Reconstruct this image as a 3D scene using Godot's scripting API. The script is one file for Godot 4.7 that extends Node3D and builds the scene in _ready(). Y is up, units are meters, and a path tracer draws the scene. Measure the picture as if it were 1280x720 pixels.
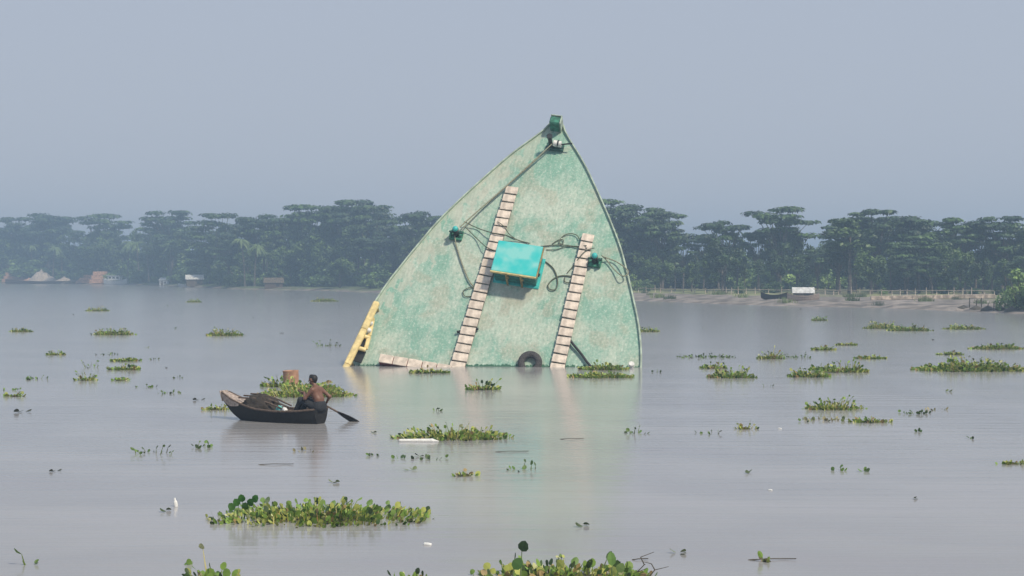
extends Node3D
# A cargo vessel sunk by the stern in a muddy river, its foredeck standing out of the water; a man paddles a
# small wooden boat past it between rafts of water hyacinth; hazy tree-lined banks behind.

# ---------------------------------------------------------------- lens (photograph is 1280 x 720)
const FOCAL := 2030.0          # pixels
const EYE := 3.45              # metres above the water
const RIPPLE := 0.55
const HORIZON := 341.0         # pixel row of the horizon

var rng := RandomNumberGenerator.new()
var taken := {}
var mats := {}
var ship: Node3D
var ship_frame := Transform3D()

# ---------------------------------------------------------------- mesh collector
class MB:
	var v := PackedVector3Array()
	var n := PackedVector3Array()
	var c := PackedColorArray()
	var t := PackedVector2Array()
	var col := Color.WHITE
	var use_uv := false

	func tri(a: Vector3, b: Vector3, d: Vector3, na := Vector3.ZERO, nb := Vector3.ZERO, nd := Vector3.ZERO) -> void:
		var g := (b - a).cross(d - a)
		if na == Vector3.ZERO:
			na = -g.normalized(); nb = na; nd = na
		if g.dot(na + nb + nd) > 0.0:
			v.append(a); v.append(d); v.append(b); n.append(na); n.append(nd); n.append(nb)
		else:
			v.append(a); v.append(b); v.append(d); n.append(na); n.append(nb); n.append(nd)
		c.append(col); c.append(col); c.append(col)

	func quad(a: Vector3, b: Vector3, d: Vector3, e: Vector3) -> void:
		tri(a, b, d); tri(a, d, e)

	func face(p: PackedVector3Array, inside: Vector3) -> void:
		var g := (p[1] - p[0]).cross(p[2] - p[0]).normalized()
		var mid := Vector3.ZERO
		for q in p: mid += q / p.size()
		if g.dot(mid - inside) < 0.0: g = -g
		for i in range(1, p.size() - 1): tri(p[0], p[i], p[i + 1], g, g, g)

	# a box with chamfered edges
	func box(at: Vector3, size: Vector3, bev := 0.0, turn := Basis()) -> void:
		var h := size * 0.5
		var b := minf(bev, minf(h.x, minf(h.y, h.z)) * 0.9)
		var k := {}
		for sx in [-1, 1]:
			for sy in [-1, 1]:
				for sz in [-1, 1]:
					k[[sx, sy, sz, 0]] = at + turn * Vector3(sx * h.x, sy * (h.y - b), sz * (h.z - b))
					k[[sx, sy, sz, 1]] = at + turn * Vector3(sx * (h.x - b), sy * h.y, sz * (h.z - b))
					k[[sx, sy, sz, 2]] = at + turn * Vector3(sx * (h.x - b), sy * (h.y - b), sz * h.z)
		for s in [-1, 1]:
			face(PackedVector3Array([k[[s, -1, -1, 0]], k[[s, 1, -1, 0]], k[[s, 1, 1, 0]], k[[s, -1, 1, 0]]]), at)
			face(PackedVector3Array([k[[-1, s, -1, 1]], k[[1, s, -1, 1]], k[[1, s, 1, 1]], k[[-1, s, 1, 1]]]), at)
			face(PackedVector3Array([k[[-1, -1, s, 2]], k[[1, -1, s, 2]], k[[1, 1, s, 2]], k[[-1, 1, s, 2]]]), at)
		if b <= 0.0: return
		for s in [-1, 1]:
			for r in [-1, 1]:
				face(PackedVector3Array([k[[s, r, -1, 0]], k[[s, r, 1, 0]], k[[s, r, 1, 1]], k[[s, r, -1, 1]]]), at)
				face(PackedVector3Array([k[[s, -1, r, 0]], k[[s, 1, r, 0]], k[[s, 1, r, 2]], k[[s, -1, r, 2]]]), at)
				face(PackedVector3Array([k[[-1, s, r, 1]], k[[1, s, r, 1]], k[[1, s, r, 2]], k[[-1, s, r, 2]]]), at)
				for q in [-1, 1]:
					face(PackedVector3Array([k[[s, r, q, 0]], k[[s, r, q, 1]], k[[s, r, q, 2]]]), at)

	# a smooth sheet through rows of points
	func grid(p: Array, ring := false, uv_scale := 0.0) -> void:
		var nr := p.size()
		var nc: int = p[0].size()
		var nn := []
		for i in nr:
			var row := PackedVector3Array()
			for j in nc:
				var ja := (j - 1 + nc) % nc if ring else maxi(j - 1, 0)
				var jb := (j + 1) % nc if ring else mini(j + 1, nc - 1)
				var a: Vector3 = p[maxi(i - 1, 0)][j]
				var b: Vector3 = p[mini(i + 1, nr - 1)][j]
				var g := (p[i][jb] - p[i][ja]).cross(b - a) as Vector3
				if g.length() < 1e-12:
					var i2 := 1 if i == 0 else nr - 2
					g = (p[i2][jb] - p[i2][ja]).cross(p[mini(i2 + 1, nr - 1)][j] - p[maxi(i2 - 1, 0)][j])
				row.append(g.normalized())
			nn.append(row)
		for i in nr - 1:
			for j in (nc if ring else nc - 1):
				var k := (j + 1) % nc
				var s := v.size()
				tri(p[i][j], p[i + 1][j], p[i + 1][k], nn[i][j], nn[i + 1][j], nn[i + 1][k])
				tri(p[i][j], p[i + 1][k], p[i][k], nn[i][j], nn[i + 1][k], nn[i][k])
				if use_uv:
					for q in range(s, v.size()): t.append(Vector2(0.5 + v[q].x * uv_scale, (12.2 - v[q].y) * uv_scale))

	func tube(pts: PackedVector3Array, radii: Array, sides := 8, caps := true) -> void:
		var rows := []
		var up := Vector3.UP
		for i in pts.size():
			var d := (pts[mini(i + 1, pts.size() - 1)] - pts[maxi(i - 1, 0)]).normalized()
			if absf(d.dot(up)) > 0.97: up = Vector3.RIGHT if absf(d.x) < 0.9 else Vector3.FORWARD
			var x := d.cross(up).normalized()
			var y := x.cross(d).normalized()
			up = y
			var r: float = radii[i] if i < radii.size() else radii[-1]
			var row := PackedVector3Array()
			for j in sides:
				var a := TAU * j / sides
				row.append(pts[i] + (x * cos(a) + y * sin(a)) * r)
			rows.append(row)
		grid(rows, true)
		if caps:
			face(rows[0], pts[1])
			face(rows[-1], pts[-2])

	func lathe(profile: Array, sides := 16, xf := Transform3D()) -> void:
		var rows := []
		for q in profile:
			var row := PackedVector3Array()
			for j in sides:
				var a := TAU * j / sides
				row.append(xf * Vector3(cos(a) * q[0], q[1], sin(a) * q[0]))
			rows.append(row)
		grid(rows, true)

	func mesh() -> ArrayMesh:
		var arr := []
		arr.resize(Mesh.ARRAY_MAX)
		arr[Mesh.ARRAY_VERTEX] = v
		arr[Mesh.ARRAY_NORMAL] = n
		arr[Mesh.ARRAY_COLOR] = c
		if use_uv: arr[Mesh.ARRAY_TEX_UV] = t
		var m := ArrayMesh.new()
		m.add_surface_from_arrays(Mesh.PRIMITIVE_TRIANGLES, arr)
		return m

	# tapered capsules joined by a smooth minimum, meshed as surface nets; prims: [a, b, ra, rb]
	func nets(prims: Array, cell: float, k: float) -> void:
		var lo := Vector3.INF
		var hi := -Vector3.INF
		for q in prims:
			var r := maxf(q[2], q[3]) + cell * 2.0
			lo = lo.min((q[0] as Vector3).min(q[1]) - Vector3.ONE * r)
			hi = hi.max((q[0] as Vector3).max(q[1]) + Vector3.ONE * r)
		var nx := int((hi.x - lo.x) / cell) + 2
		var ny := int((hi.y - lo.y) / cell) + 2
		var nz := int((hi.z - lo.z) / cell) + 2
		var f := PackedFloat32Array()
		f.resize(nx * ny * nz)
		f.fill(1.0)
		for q in prims:
			var a: Vector3 = q[0]
			var ba: Vector3 = q[1] - a
			var ra: float = q[2]
			var rb: float = q[3]
			var l2 := maxf(ba.length_squared(), 1e-9)
			var m := maxf(ra, rb) + k + cell * 2.0
			var p0 := (a.min(q[1]) - Vector3.ONE * m - lo) / cell
			var p1 := (a.max(q[1]) + Vector3.ONE * m - lo) / cell
			for z in range(maxi(0, int(p0.z)), mini(nz, int(p1.z) + 2)):
				for y in range(maxi(0, int(p0.y)), mini(ny, int(p1.y) + 2)):
					var at := (z * ny + y) * nx
					for x in range(maxi(0, int(p0.x)), mini(nx, int(p1.x) + 2)):
						var e := lo + Vector3(x, y, z) * cell - a
						var s := clampf(e.dot(ba) / l2, 0.0, 1.0)
						var d := (e - ba * s).length() - lerpf(ra, rb, s)
						var o := f[at + x]
						var h := maxf(k - absf(o - d), 0.0) / k
						f[at + x] = minf(o, d) - h * h * k * 0.25
		var spot := {}
		var off := [0, 1, nx, nx + 1, nx * ny, nx * ny + 1, nx * ny + nx, nx * ny + nx + 1]
		for z in nz - 1:
			for y in ny - 1:
				for x in nx - 1:
					var at := (z * ny + y) * nx + x
					var neg := 0
					for o in off:
						if f[at + o] < 0.0: neg += 1
					if neg == 0 or neg == 8: continue
					var sum := Vector3.ZERO
					var cnt := 0
					for ax in 3:
						var st: int = [1, nx, nx * ny][ax]
						for o in off:
							var bit: int = off.find(o)
							if bit & (1 << ax): continue
							var fa := f[at + o]
							var fb := f[at + o + st]
							if (fa < 0.0) == (fb < 0.0): continue
							var w := Vector3(bit & 1, (bit >> 1) & 1, (bit >> 2) & 1)
							w[ax] += fa / (fa - fb)
							sum += w
							cnt += 1
					var g := Vector3(f[at + 1] - f[at], f[at + nx] - f[at], f[at + nx * ny] - f[at])
					g += Vector3(f[at + off[7]] - f[at + off[6]], f[at + off[7]] - f[at + off[5]], f[at + off[7]] - f[at + off[3]])
					spot[at] = [lo + (Vector3(x, y, z) + sum / cnt) * cell, g.normalized()]
		for z in range(1, nz - 1):
			for y in range(1, ny - 1):
				for x in range(1, nx - 1):
					var at := (z * ny + y) * nx + x
					for ax in 3:
						var st: int = [1, nx, nx * ny][ax]
						if (f[at] < 0.0) == (f[at + st] < 0.0): continue
						var s1: int = [nx, nx * ny, 1][ax]
						var s2: int = [nx * ny, 1, nx][ax]
						var q := [at, at - s1, at - s1 - s2, at - s2]
						if not (spot.has(q[0]) and spot.has(q[1]) and spot.has(q[2]) and spot.has(q[3])): continue
						var w := [spot[q[0]], spot[q[1]], spot[q[2]], spot[q[3]]]
						tri(w[0][0], w[1][0], w[2][0], w[0][1], w[1][1], w[2][1])
						tri(w[0][0], w[2][0], w[3][0], w[0][1], w[2][1], w[3][1])

# ---------------------------------------------------------------- small helpers
func numbered(called: String) -> String:
	var k: int = taken.get(called, 0)
	taken[called] = k + 1
	return called if k == 0 else "%s_%03d" % [called, k]

func thing(called: String, label: String, category: String, xf := Transform3D(), group := "") -> Node3D:
	var o := Node3D.new()
	return tagged(o, called, label, category, xf, group)

func tagged(o: Node3D, called: String, label: String, category: String, xf := Transform3D(), group := "") -> Node3D:
	o.name = numbered(called)
	add_child(o, true)
	o.transform = xf
	o.set_meta("label", label)
	o.set_meta("category", category)
	if group: o.set_meta("group", group)
	return o

func solo(mesh: Mesh, m: Material, called: String, label: String, category: String, xf := Transform3D(), group := "") -> MeshInstance3D:
	var o := MeshInstance3D.new()
	o.mesh = mesh
	o.material_override = m
	tagged(o, called, label, category, xf, group)
	return o

func part(parent: Node3D, called: String, mesh: Mesh, m: Material, xf := Transform3D()) -> MeshInstance3D:
	var o := MeshInstance3D.new()
	o.mesh = mesh
	o.material_override = m
	o.name = called
	o.transform = xf
	parent.add_child(o, true)
	return o

func setting(called: String, mesh: Mesh, m: Material) -> MeshInstance3D:
	var o := MeshInstance3D.new()
	o.mesh = mesh
	o.material_override = m
	o.name = called
	o.set_meta("kind", "structure")
	add_child(o, true)
	return o

func lin(r: float, g: float, b: float) -> Color:
	return Color(r, g, b).linear_to_srgb()

# direction through a pixel of the photograph; a pixel gives only a direction
func ray(px: float, py: float) -> Vector3:
	var d := Vector3((px - 640.0) / FOCAL, (360.0 - py) / FOCAL, -1.0)
	return d.rotated(Vector3.RIGHT, -atan((360.0 - HORIZON) / FOCAL))

func on_water(px: float, py: float, h := 0.0) -> Vector3:
	var d := ray(px, py)
	return Vector3(0, EYE, 0) + d * ((h - EYE) / d.y)

func at_depth(px: float, py: float, depth: float) -> Vector3:
	var d := ray(px, py)
	return Vector3(0, EYE, 0) + d * (depth / -d.z)

# where the sight line through a pixel meets the ship's deck, in the ship's own axes (across, towards bow, out of deck)
func on_deck(px: float, py: float, above := 0.0) -> Vector3:
	var inv := ship_frame.affine_inverse()
	var o := inv * Vector3(0, EYE, 0)
	var d := inv.basis * ray(px, py)
	return o + d * ((above - o.z) / d.z)

func table(rows: Array, x: float) -> float:
	if x <= rows[0][0]: return rows[0][1]
	for i in range(1, rows.size()):
		if x <= rows[i][0]:
			return lerpf(rows[i - 1][1], rows[i][1], (x - rows[i - 1][0]) / (rows[i][0] - rows[i - 1][0]))
	return rows[-1][1]

func smooth_path(p: PackedVector3Array, per := 6) -> PackedVector3Array:
	var out := PackedVector3Array()
	for i in p.size() - 1:
		for k in per:
			out.append(p[i].cubic_interpolate(p[i + 1], p[maxi(i - 1, 0)], p[mini(i + 2, p.size() - 1)], float(k) / per))
	out.append(p[-1])
	return out

# ---------------------------------------------------------------- materials
func noise_tex(freq: float, octaves: int, seed_: int, normal := 0.0, size := 512, kind := FastNoiseLite.TYPE_SIMPLEX_SMOOTH) -> NoiseTexture2D:
	var f := FastNoiseLite.new()
	f.noise_type = kind
	f.frequency = freq
	f.fractal_octaves = octaves
	f.seed = seed_
	var t := NoiseTexture2D.new()
	t.width = size
	t.height = size
	t.seamless = true
	t.noise = f
	if normal > 0.0:
		t.as_normal_map = true
		t.bump_strength = normal
	return t

func grain(dark: Color, light: Color, freq: float, seed_: int, octaves := 5) -> NoiseTexture2D:
	var t := noise_tex(freq, octaves, seed_)
	var g := Gradient.new()
	g.set_color(0, dark)
	g.set_color(1, light)
	g.set_offset(0, 0.25)
	g.set_offset(1, 0.75)
	t.color_ramp = g
	return t

func plain_mat(called: String, c: Color, rough := 0.7, mottled := 0.25, scale := 1.0, bump := 0.0) -> StandardMaterial3D:
	var m := StandardMaterial3D.new()
	m.resource_name = called
	m.albedo_color = c
	m.roughness = rough
	m.vertex_color_use_as_albedo = true
	if mottled > 0.0:
		if not mats.has("_grain"):
			mats["_grain"] = {}
		var key := snappedf(mottled, 0.05)
		if not mats["_grain"].has(key):
			mats["_grain"][key] = grain(Color(1 - key, 1 - key, 1 - key), Color.WHITE, 0.012, 11)
		m.albedo_texture = mats["_grain"][key]
		m.uv1_triplanar = true
		m.uv1_scale = Vector3.ONE * scale
	if bump > 0.0:
		if not mats.has("_relief"): mats["_relief"] = noise_tex(0.02, 5, 5)
		m.heightmap_enabled = true
		m.heightmap_texture = mats["_relief"]
		m.heightmap_scale = bump
	mats[called] = m
	return m

func leaf_mat(called: String, through: float) -> StandardMaterial3D:
	var m := StandardMaterial3D.new()
	m.resource_name = called
	m.roughness = 0.55
	m.vertex_color_use_as_albedo = true
	m.cull_mode = BaseMaterial3D.CULL_DISABLED
	if through > 0.0:
		m.backlight_enabled = true
		m.backlight = Color(through, through, through)
	mats[called] = m
	return m

# long-crested ripples running across the river: steep along the stream, nearly level across it
func ripple_texture() -> ImageTexture:
	var f := FastNoiseLite.new()
	f.noise_type = FastNoiseLite.TYPE_SIMPLEX_SMOOTH
	f.seed = 21
	f.frequency = 0.018
	f.fractal_octaves = 6
	f.fractal_gain = 0.55
	var im := f.get_seamless_image(200, 1024)
	im.convert(Image.FORMAT_RGBA8)
	im.resize(1024, 1024, Image.INTERPOLATE_CUBIC)
	im.bump_map_to_normal_map(RIPPLE)
	return ImageTexture.create_from_image(im)

func make_materials() -> void:
	var w := StandardMaterial3D.new()
	w.resource_name = "muddy_water"
	w.albedo_texture = grain(lin(0.288, 0.283, 0.288), lin(0.335, 0.327, 0.328), 0.004, 3, 4)
	w.roughness = 0.14
	w.metallic_specular = 0.354
	w.uv1_triplanar = true
	w.uv1_world_triplanar = true
	w.uv1_scale = Vector3(0.045, 0.045, 0.085)
	w.normal_enabled = true
	w.normal_texture = ripple_texture()
	w.normal_scale = 1.0
	mats["water"] = w
	plain_mat("hull", lin(0.05, 0.08, 0.07), 0.6, 0.4, 0.3)
	plain_mat("gunwale", lin(0.45, 0.55, 0.45), 0.6, 0.2, 0.4)
	plain_mat("ship_green", lin(0.05, 0.26, 0.17), 0.5, 0.3, 0.8)
	plain_mat("dark_green", lin(0.02, 0.10, 0.08), 0.5, 0.3, 0.8)
	plain_mat("turquoise", lin(0.05, 0.52, 0.50), 0.4, 0.15, 0.5)
	plain_mat("teal", lin(0.02, 0.22, 0.19), 0.5, 0.25, 0.8)
	plain_mat("yellow", lin(0.90, 0.72, 0.34), 0.5, 0.15, 0.5)
	plain_mat("ochre", lin(0.42, 0.32, 0.13), 0.6, 0.3, 0.7)
	plain_mat("black_iron", lin(0.018, 0.02, 0.02), 0.5, 0.3, 1.0)
	plain_mat("plank", lin(0.80, 0.69, 0.585), 0.75, 0.15, 0.5)
	plain_mat("plank_rail", lin(0.20, 0.16, 0.14), 0.8, 0.3, 0.9)
	plain_mat("red_oxide", lin(0.30, 0.06, 0.055), 0.6, 0.3, 0.8)
	plain_mat("rope", lin(0.42, 0.42, 0.30), 0.9, 0.4, 4.0)
	plain_mat("dark_rope", lin(0.17, 0.19, 0.13), 0.9, 0.4, 4.0)
	plain_mat("white_paint", lin(0.85, 0.85, 0.82), 0.5, 0.2, 0.7)
	plain_mat("rubber", lin(0.09, 0.085, 0.085), 0.85, 0.4, 2.0)
	plain_mat("tarred_wood", lin(0.013, 0.012, 0.013), 0.8, 0.4, 1.5)
	plain_mat("pale_wood", lin(0.52, 0.42, 0.36), 0.7, 0.3, 1.5)
	plain_mat("brown_wood", lin(0.17, 0.12, 0.09), 0.75, 0.4, 2.0)
	plain_mat("skin", lin(0.165, 0.08, 0.052), 0.5, 0.0)
	plain_mat("hair", lin(0.012, 0.011, 0.011), 0.6, 0.0)
	plain_mat("cloth_dark", lin(0.03, 0.034, 0.042), 0.9, 0.3, 5.0)
	plain_mat("netting", lin(0.075, 0.06, 0.05), 0.95, 0.5, 6.0)
	plain_mat("cyan_bag", lin(0.15, 0.50, 0.46), 0.5, 0.15, 3.0)
	plain_mat("rust", lin(0.46, 0.26, 0.17), 0.85, 0.2, 0.7)
	plain_mat("bark", lin(0.20, 0.17, 0.14), 0.9, 0.4, 0.4)
	plain_mat("earth", Color.WHITE, 0.95, 0.35, 0.05)
	plain_mat("brick", lin(0.74, 0.43, 0.28), 0.9, 0.3, 0.3)
	plain_mat("sand", lin(0.66, 0.55, 0.45), 0.95, 0.3, 0.2)
	plain_mat("tin", lin(0.78, 0.78, 0.76), 0.45, 0.2, 0.3)
	plain_mat("thatch", lin(0.20, 0.16, 0.11), 0.95, 0.4, 0.4)
	plain_mat("foam", lin(0.80, 0.80, 0.78), 0.7, 0.1, 3.0)
	plain_mat("twig", lin(0.11, 0.095, 0.07), 0.9, 0.3, 5.0)
	plain_mat("twig_mat", Color.WHITE, 0.95, 0.4, 3.0)
	var lid := plain_mat("lid", Color.WHITE, 0.4, 0.0)
	lid.albedo_texture = grain(lin(0.03, 0.52, 0.51), lin(0.22, 0.60, 0.57), 0.006, 14, 3)
	lid.uv1_triplanar = true
	lid.uv1_scale = Vector3.ONE * 0.35
	leaf_mat("hyacinth", 0.6)
	leaf_mat("foliage", 0.35)

# the worn green paint of the deck: green paint, pale bare patches, rust specks and scratches, all at real size (1 texel = 1.6 cm)
func deck_texture() -> ImageTexture:
	var size := 1024
	var fs := []
	for k in [[0.006, 4, 1], [0.02, 5, 2], [0.09, 3, 3], [0.35, 2, 4], [0.012, 3, 5], [0.02, 3, 6], [0.05, 4, 7], [0.14, 2, 8]]:
		var f := FastNoiseLite.new()
		f.noise_type = FastNoiseLite.TYPE_SIMPLEX
		f.frequency = k[0]
		f.fractal_octaves = k[1]
		f.seed = k[2]
		fs.append(f)
	fs[5].fractal_type = FastNoiseLite.FRACTAL_RIDGED
	var im := Image.create(size, size, false, Image.FORMAT_RGB8)
	var green := Vector3(0.285, 0.43, 0.352)
	var deep := Vector3(0.15, 0.345, 0.265)
	var bare := Vector3(0.435, 0.505, 0.425)
	var chalk := Vector3(0.53, 0.60, 0.52)
	var tan_ := Vector3(0.36, 0.36, 0.28)
	for y in size:
		var along := 12.2 - y * 0.016          # metres towards the bow
		var edge_at := half_width(along)
		for x in size:
			var across := absf((x - 512) * 0.016)
			var a: float = fs[0].get_noise_2d(x, y)
			var b: float = fs[1].get_noise_2d(x * 1.3, y * 0.8)
			var d: float = fs[2].get_noise_2d(x, y * 0.8)
			var e: float = fs[3].get_noise_2d(x, y)
			var trod := clampf(1.0 - absf(across - 0.6) / 3.2, 0.0, 1.0) * clampf(1.2 - absf(along - 4.5) / 5.0, 0.0, 1.0)   # where feet go
			var worn := 0.24 + 0.46 * trod + 0.80 * a + 0.36 * b + 0.16 * d
			worn -= smoothstep(7.8, 9.8, along + a * 1.5) * 0.6       # bow paint less trodden
			if across > 3.0 and x > 512: worn -= 0.18 + 0.25 * b
			worn = clampf(worn, 0.0, 1.0)
			var p := green.lerp(bare, smoothstep(0.0, 0.95, worn))
			if a + b * 0.7 < -0.28: p = p.lerp(deep, clampf((-0.28 - a - b * 0.7) * 1.6, 0.0, 0.5))
			p = p.lerp(deep, smoothstep(8.0, 9.8, along + b * 2.0) * clampf(0.45 + b + d * 0.5, 0.0, 0.7))        # sounder paint in the bow
			var c2: float = fs[4].get_noise_2d(x * 0.7 + 300.0, y * 0.7)
			if c2 > 0.2: p = p.lerp(tan_, clampf((c2 - 0.2) * 1.6, 0.0, 0.5))
			if d > 0.45: p = p.lerp(chalk, clampf((d - 0.45) * 2.5, 0.0, 0.6))
			if d < -0.46: p = p.lerp(deep, clampf((-0.46 - d) * 2.5, 0.0, 0.45))
			var line: float = fs[5].get_noise_2d(x * 0.8, y * 1.3)         # scuffs left by dragged ropes and boots
			if line > 0.80: p = p.lerp(chalk, clampf((line - 0.80) * 3.5, 0.0, 0.65))
			var streak: float = fs[6].get_noise_2d(x * 2.2, y * 0.35)      # run-off marks along the deck
			var speck: float = fs[7].get_noise_2d(x * 0.8, y)
			if speck < -0.34: p = p.lerp(deep, 0.16)
			if speck > 0.40: p = p.lerp(chalk, 0.22)
			var margin := edge_at - across
			if x < 512 and margin < 0.55 + b * 0.9 and along > 1.4: p = p.lerp(Vector3(0.47, 0.48, 0.40), 0.55)      # paint worn off along the port edge
			p *= 1.0 + e * 0.10 + d * 0.05 + streak * 0.12
			var stain := 1.0 - Vector2((x - 520) * 0.016 * 0.9, along - 2.9).length() + b * 0.8      # brown spill below the hatch
			if stain > 0.2: p = p.lerp(Vector3(0.33, 0.32, 0.25), clampf((stain - 0.2) * 0.7, 0.0, 0.4))
			var wet := along - (x - 512) * 0.016 * 0.1725 + d * 0.07                                 # green slime along the waterline
			if wet < 0.075: p = Vector3(0.035, 0.12, 0.075)
			im.set_pixel(x, y, lin(p.x, p.y, p.z))
	return ImageTexture.create_from_image(im)

# ---------------------------------------------------------------- the setting
const SHORE := [[-500, 349.0], [0, 354.0], [100, 355.0], [200, 357.0], [300, 362.0], [400, 363.5], [470, 366.0], [600, 369.0], [800, 376.0], [900, 380.0], [1000, 383.0], [1100, 385.0], [1200, 389.0], [1300, 393.0], [1800, 404.0]]
const RISE := [[-6, -0.6], [-1.5, -0.08], [0, 0.03], [2, 0.18], [5, 0.36], [10, 0.52], [25, 0.68], [60, 0.9], [150, 1.2], [330, 1.5]]
const TREES := [[-300, 640.0], [0, 556.0], [100, 516.0], [200, 454.0], [300, 352.0], [400, 338.0], [550, 302.0], [760, 252.0], [900, 224.0], [1100, 210.0], [1280, 200.0], [1700, 190.0]]
var shore_noise := FastNoiseLite.new()

func shore_depth(px: float) -> float:
	return EYE * FOCAL / (table(SHORE, px) - HORIZON) * (1.0 + 0.012 * shore_noise.get_noise_1d(px * 3.0))

func px_of(p: Vector3) -> float:
	return 640.0 + p.x / -p.z * FOCAL

func ground_at(px: float, depth: float) -> Vector3:
	var y := table(RISE, depth - shore_depth(px))
	return Vector3((px - 640.0) / FOCAL * depth, y, -depth)

func make_setting() -> void:
	var q := MB.new()
	# the water, finer near the lens
	var rows := []
	for z in [60.0, 20.0, 0.0, -20.0, -60.0, -150.0, -400.0, -900.0]:
		var row := PackedVector3Array()
		for x in [-500.0, -300.0, -100.0, -30.0, 0.0, 30.0, 100.0, 300.0, 500.0]:
			row.append(Vector3(x, 0, z))
		rows.append(row)
	q.grid(rows)
	setting("water", q.mesh(), mats.water)
	# the banks
	var b := MB.new()
	var cols := []
	var tint := FastNoiseLite.new()
	tint.seed = 8
	tint.frequency = 0.05
	var px := -620.0
	while px <= 1900.0:
		var col := PackedVector3Array()
		for r in RISE:
			var g := ground_at(px, shore_depth(px) + r[0])
			g.y += tint.get_noise_2d(g.x * 6.0, g.z * 6.0) * (0.12 if r[0] > 1 else 0.03)
			col.append(g)
		cols.append(col)
		px += 8.0
	for i in cols.size() - 1:
		for j in RISE.size() - 1:
			var p: PackedVector3Array = [cols[i][j], cols[i + 1][j], cols[i + 1][j + 1], cols[i][j + 1]]
			var mid: Vector3 = (p[0] + p[2]) * 0.5
			var x := px_of(mid)
			var k := tint.get_noise_2d(mid.x * 2.0, mid.z * 2.0)
			var mud := Color(0.33, 0.285, 0.25)
			var grass := Color(0.34, 0.36, 0.16) if x > 620.0 else Color(0.13, 0.17, 0.06)
			var share := clampf((RISE[j][0] - (3.0 if x < 620.0 else 22.0)) / 8.0 + 0.5 + k * 1.2, 0.0, 1.0)
			b.col = mud.lerp(grass, share) * (1.0 + 0.25 * k)
			b.quad(p[0], p[1], p[2], p[3])
	setting("river_bank", b.mesh(), mats.earth)

# ---------------------------------------------------------------- the ship
const HALF := [[-6.0, 5.5], [-3.0, 5.5], [0.0, 5.40], [1.5, 5.2], [2.7, 4.87], [4.2, 4.28], [5.8, 3.60], [7.0, 2.93], [8.2, 2.20], [9.4, 1.43], [10.2, 0.78], [10.75, 0.36], [11.0, 0.17]]

func half_width(s: float) -> float:
	# smoothed table
	var a := 0.0
	for k in [-0.4, -0.2, 0.0, 0.2, 0.4]: a += table(HALF, s + k) / 5.0
	return a

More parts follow.
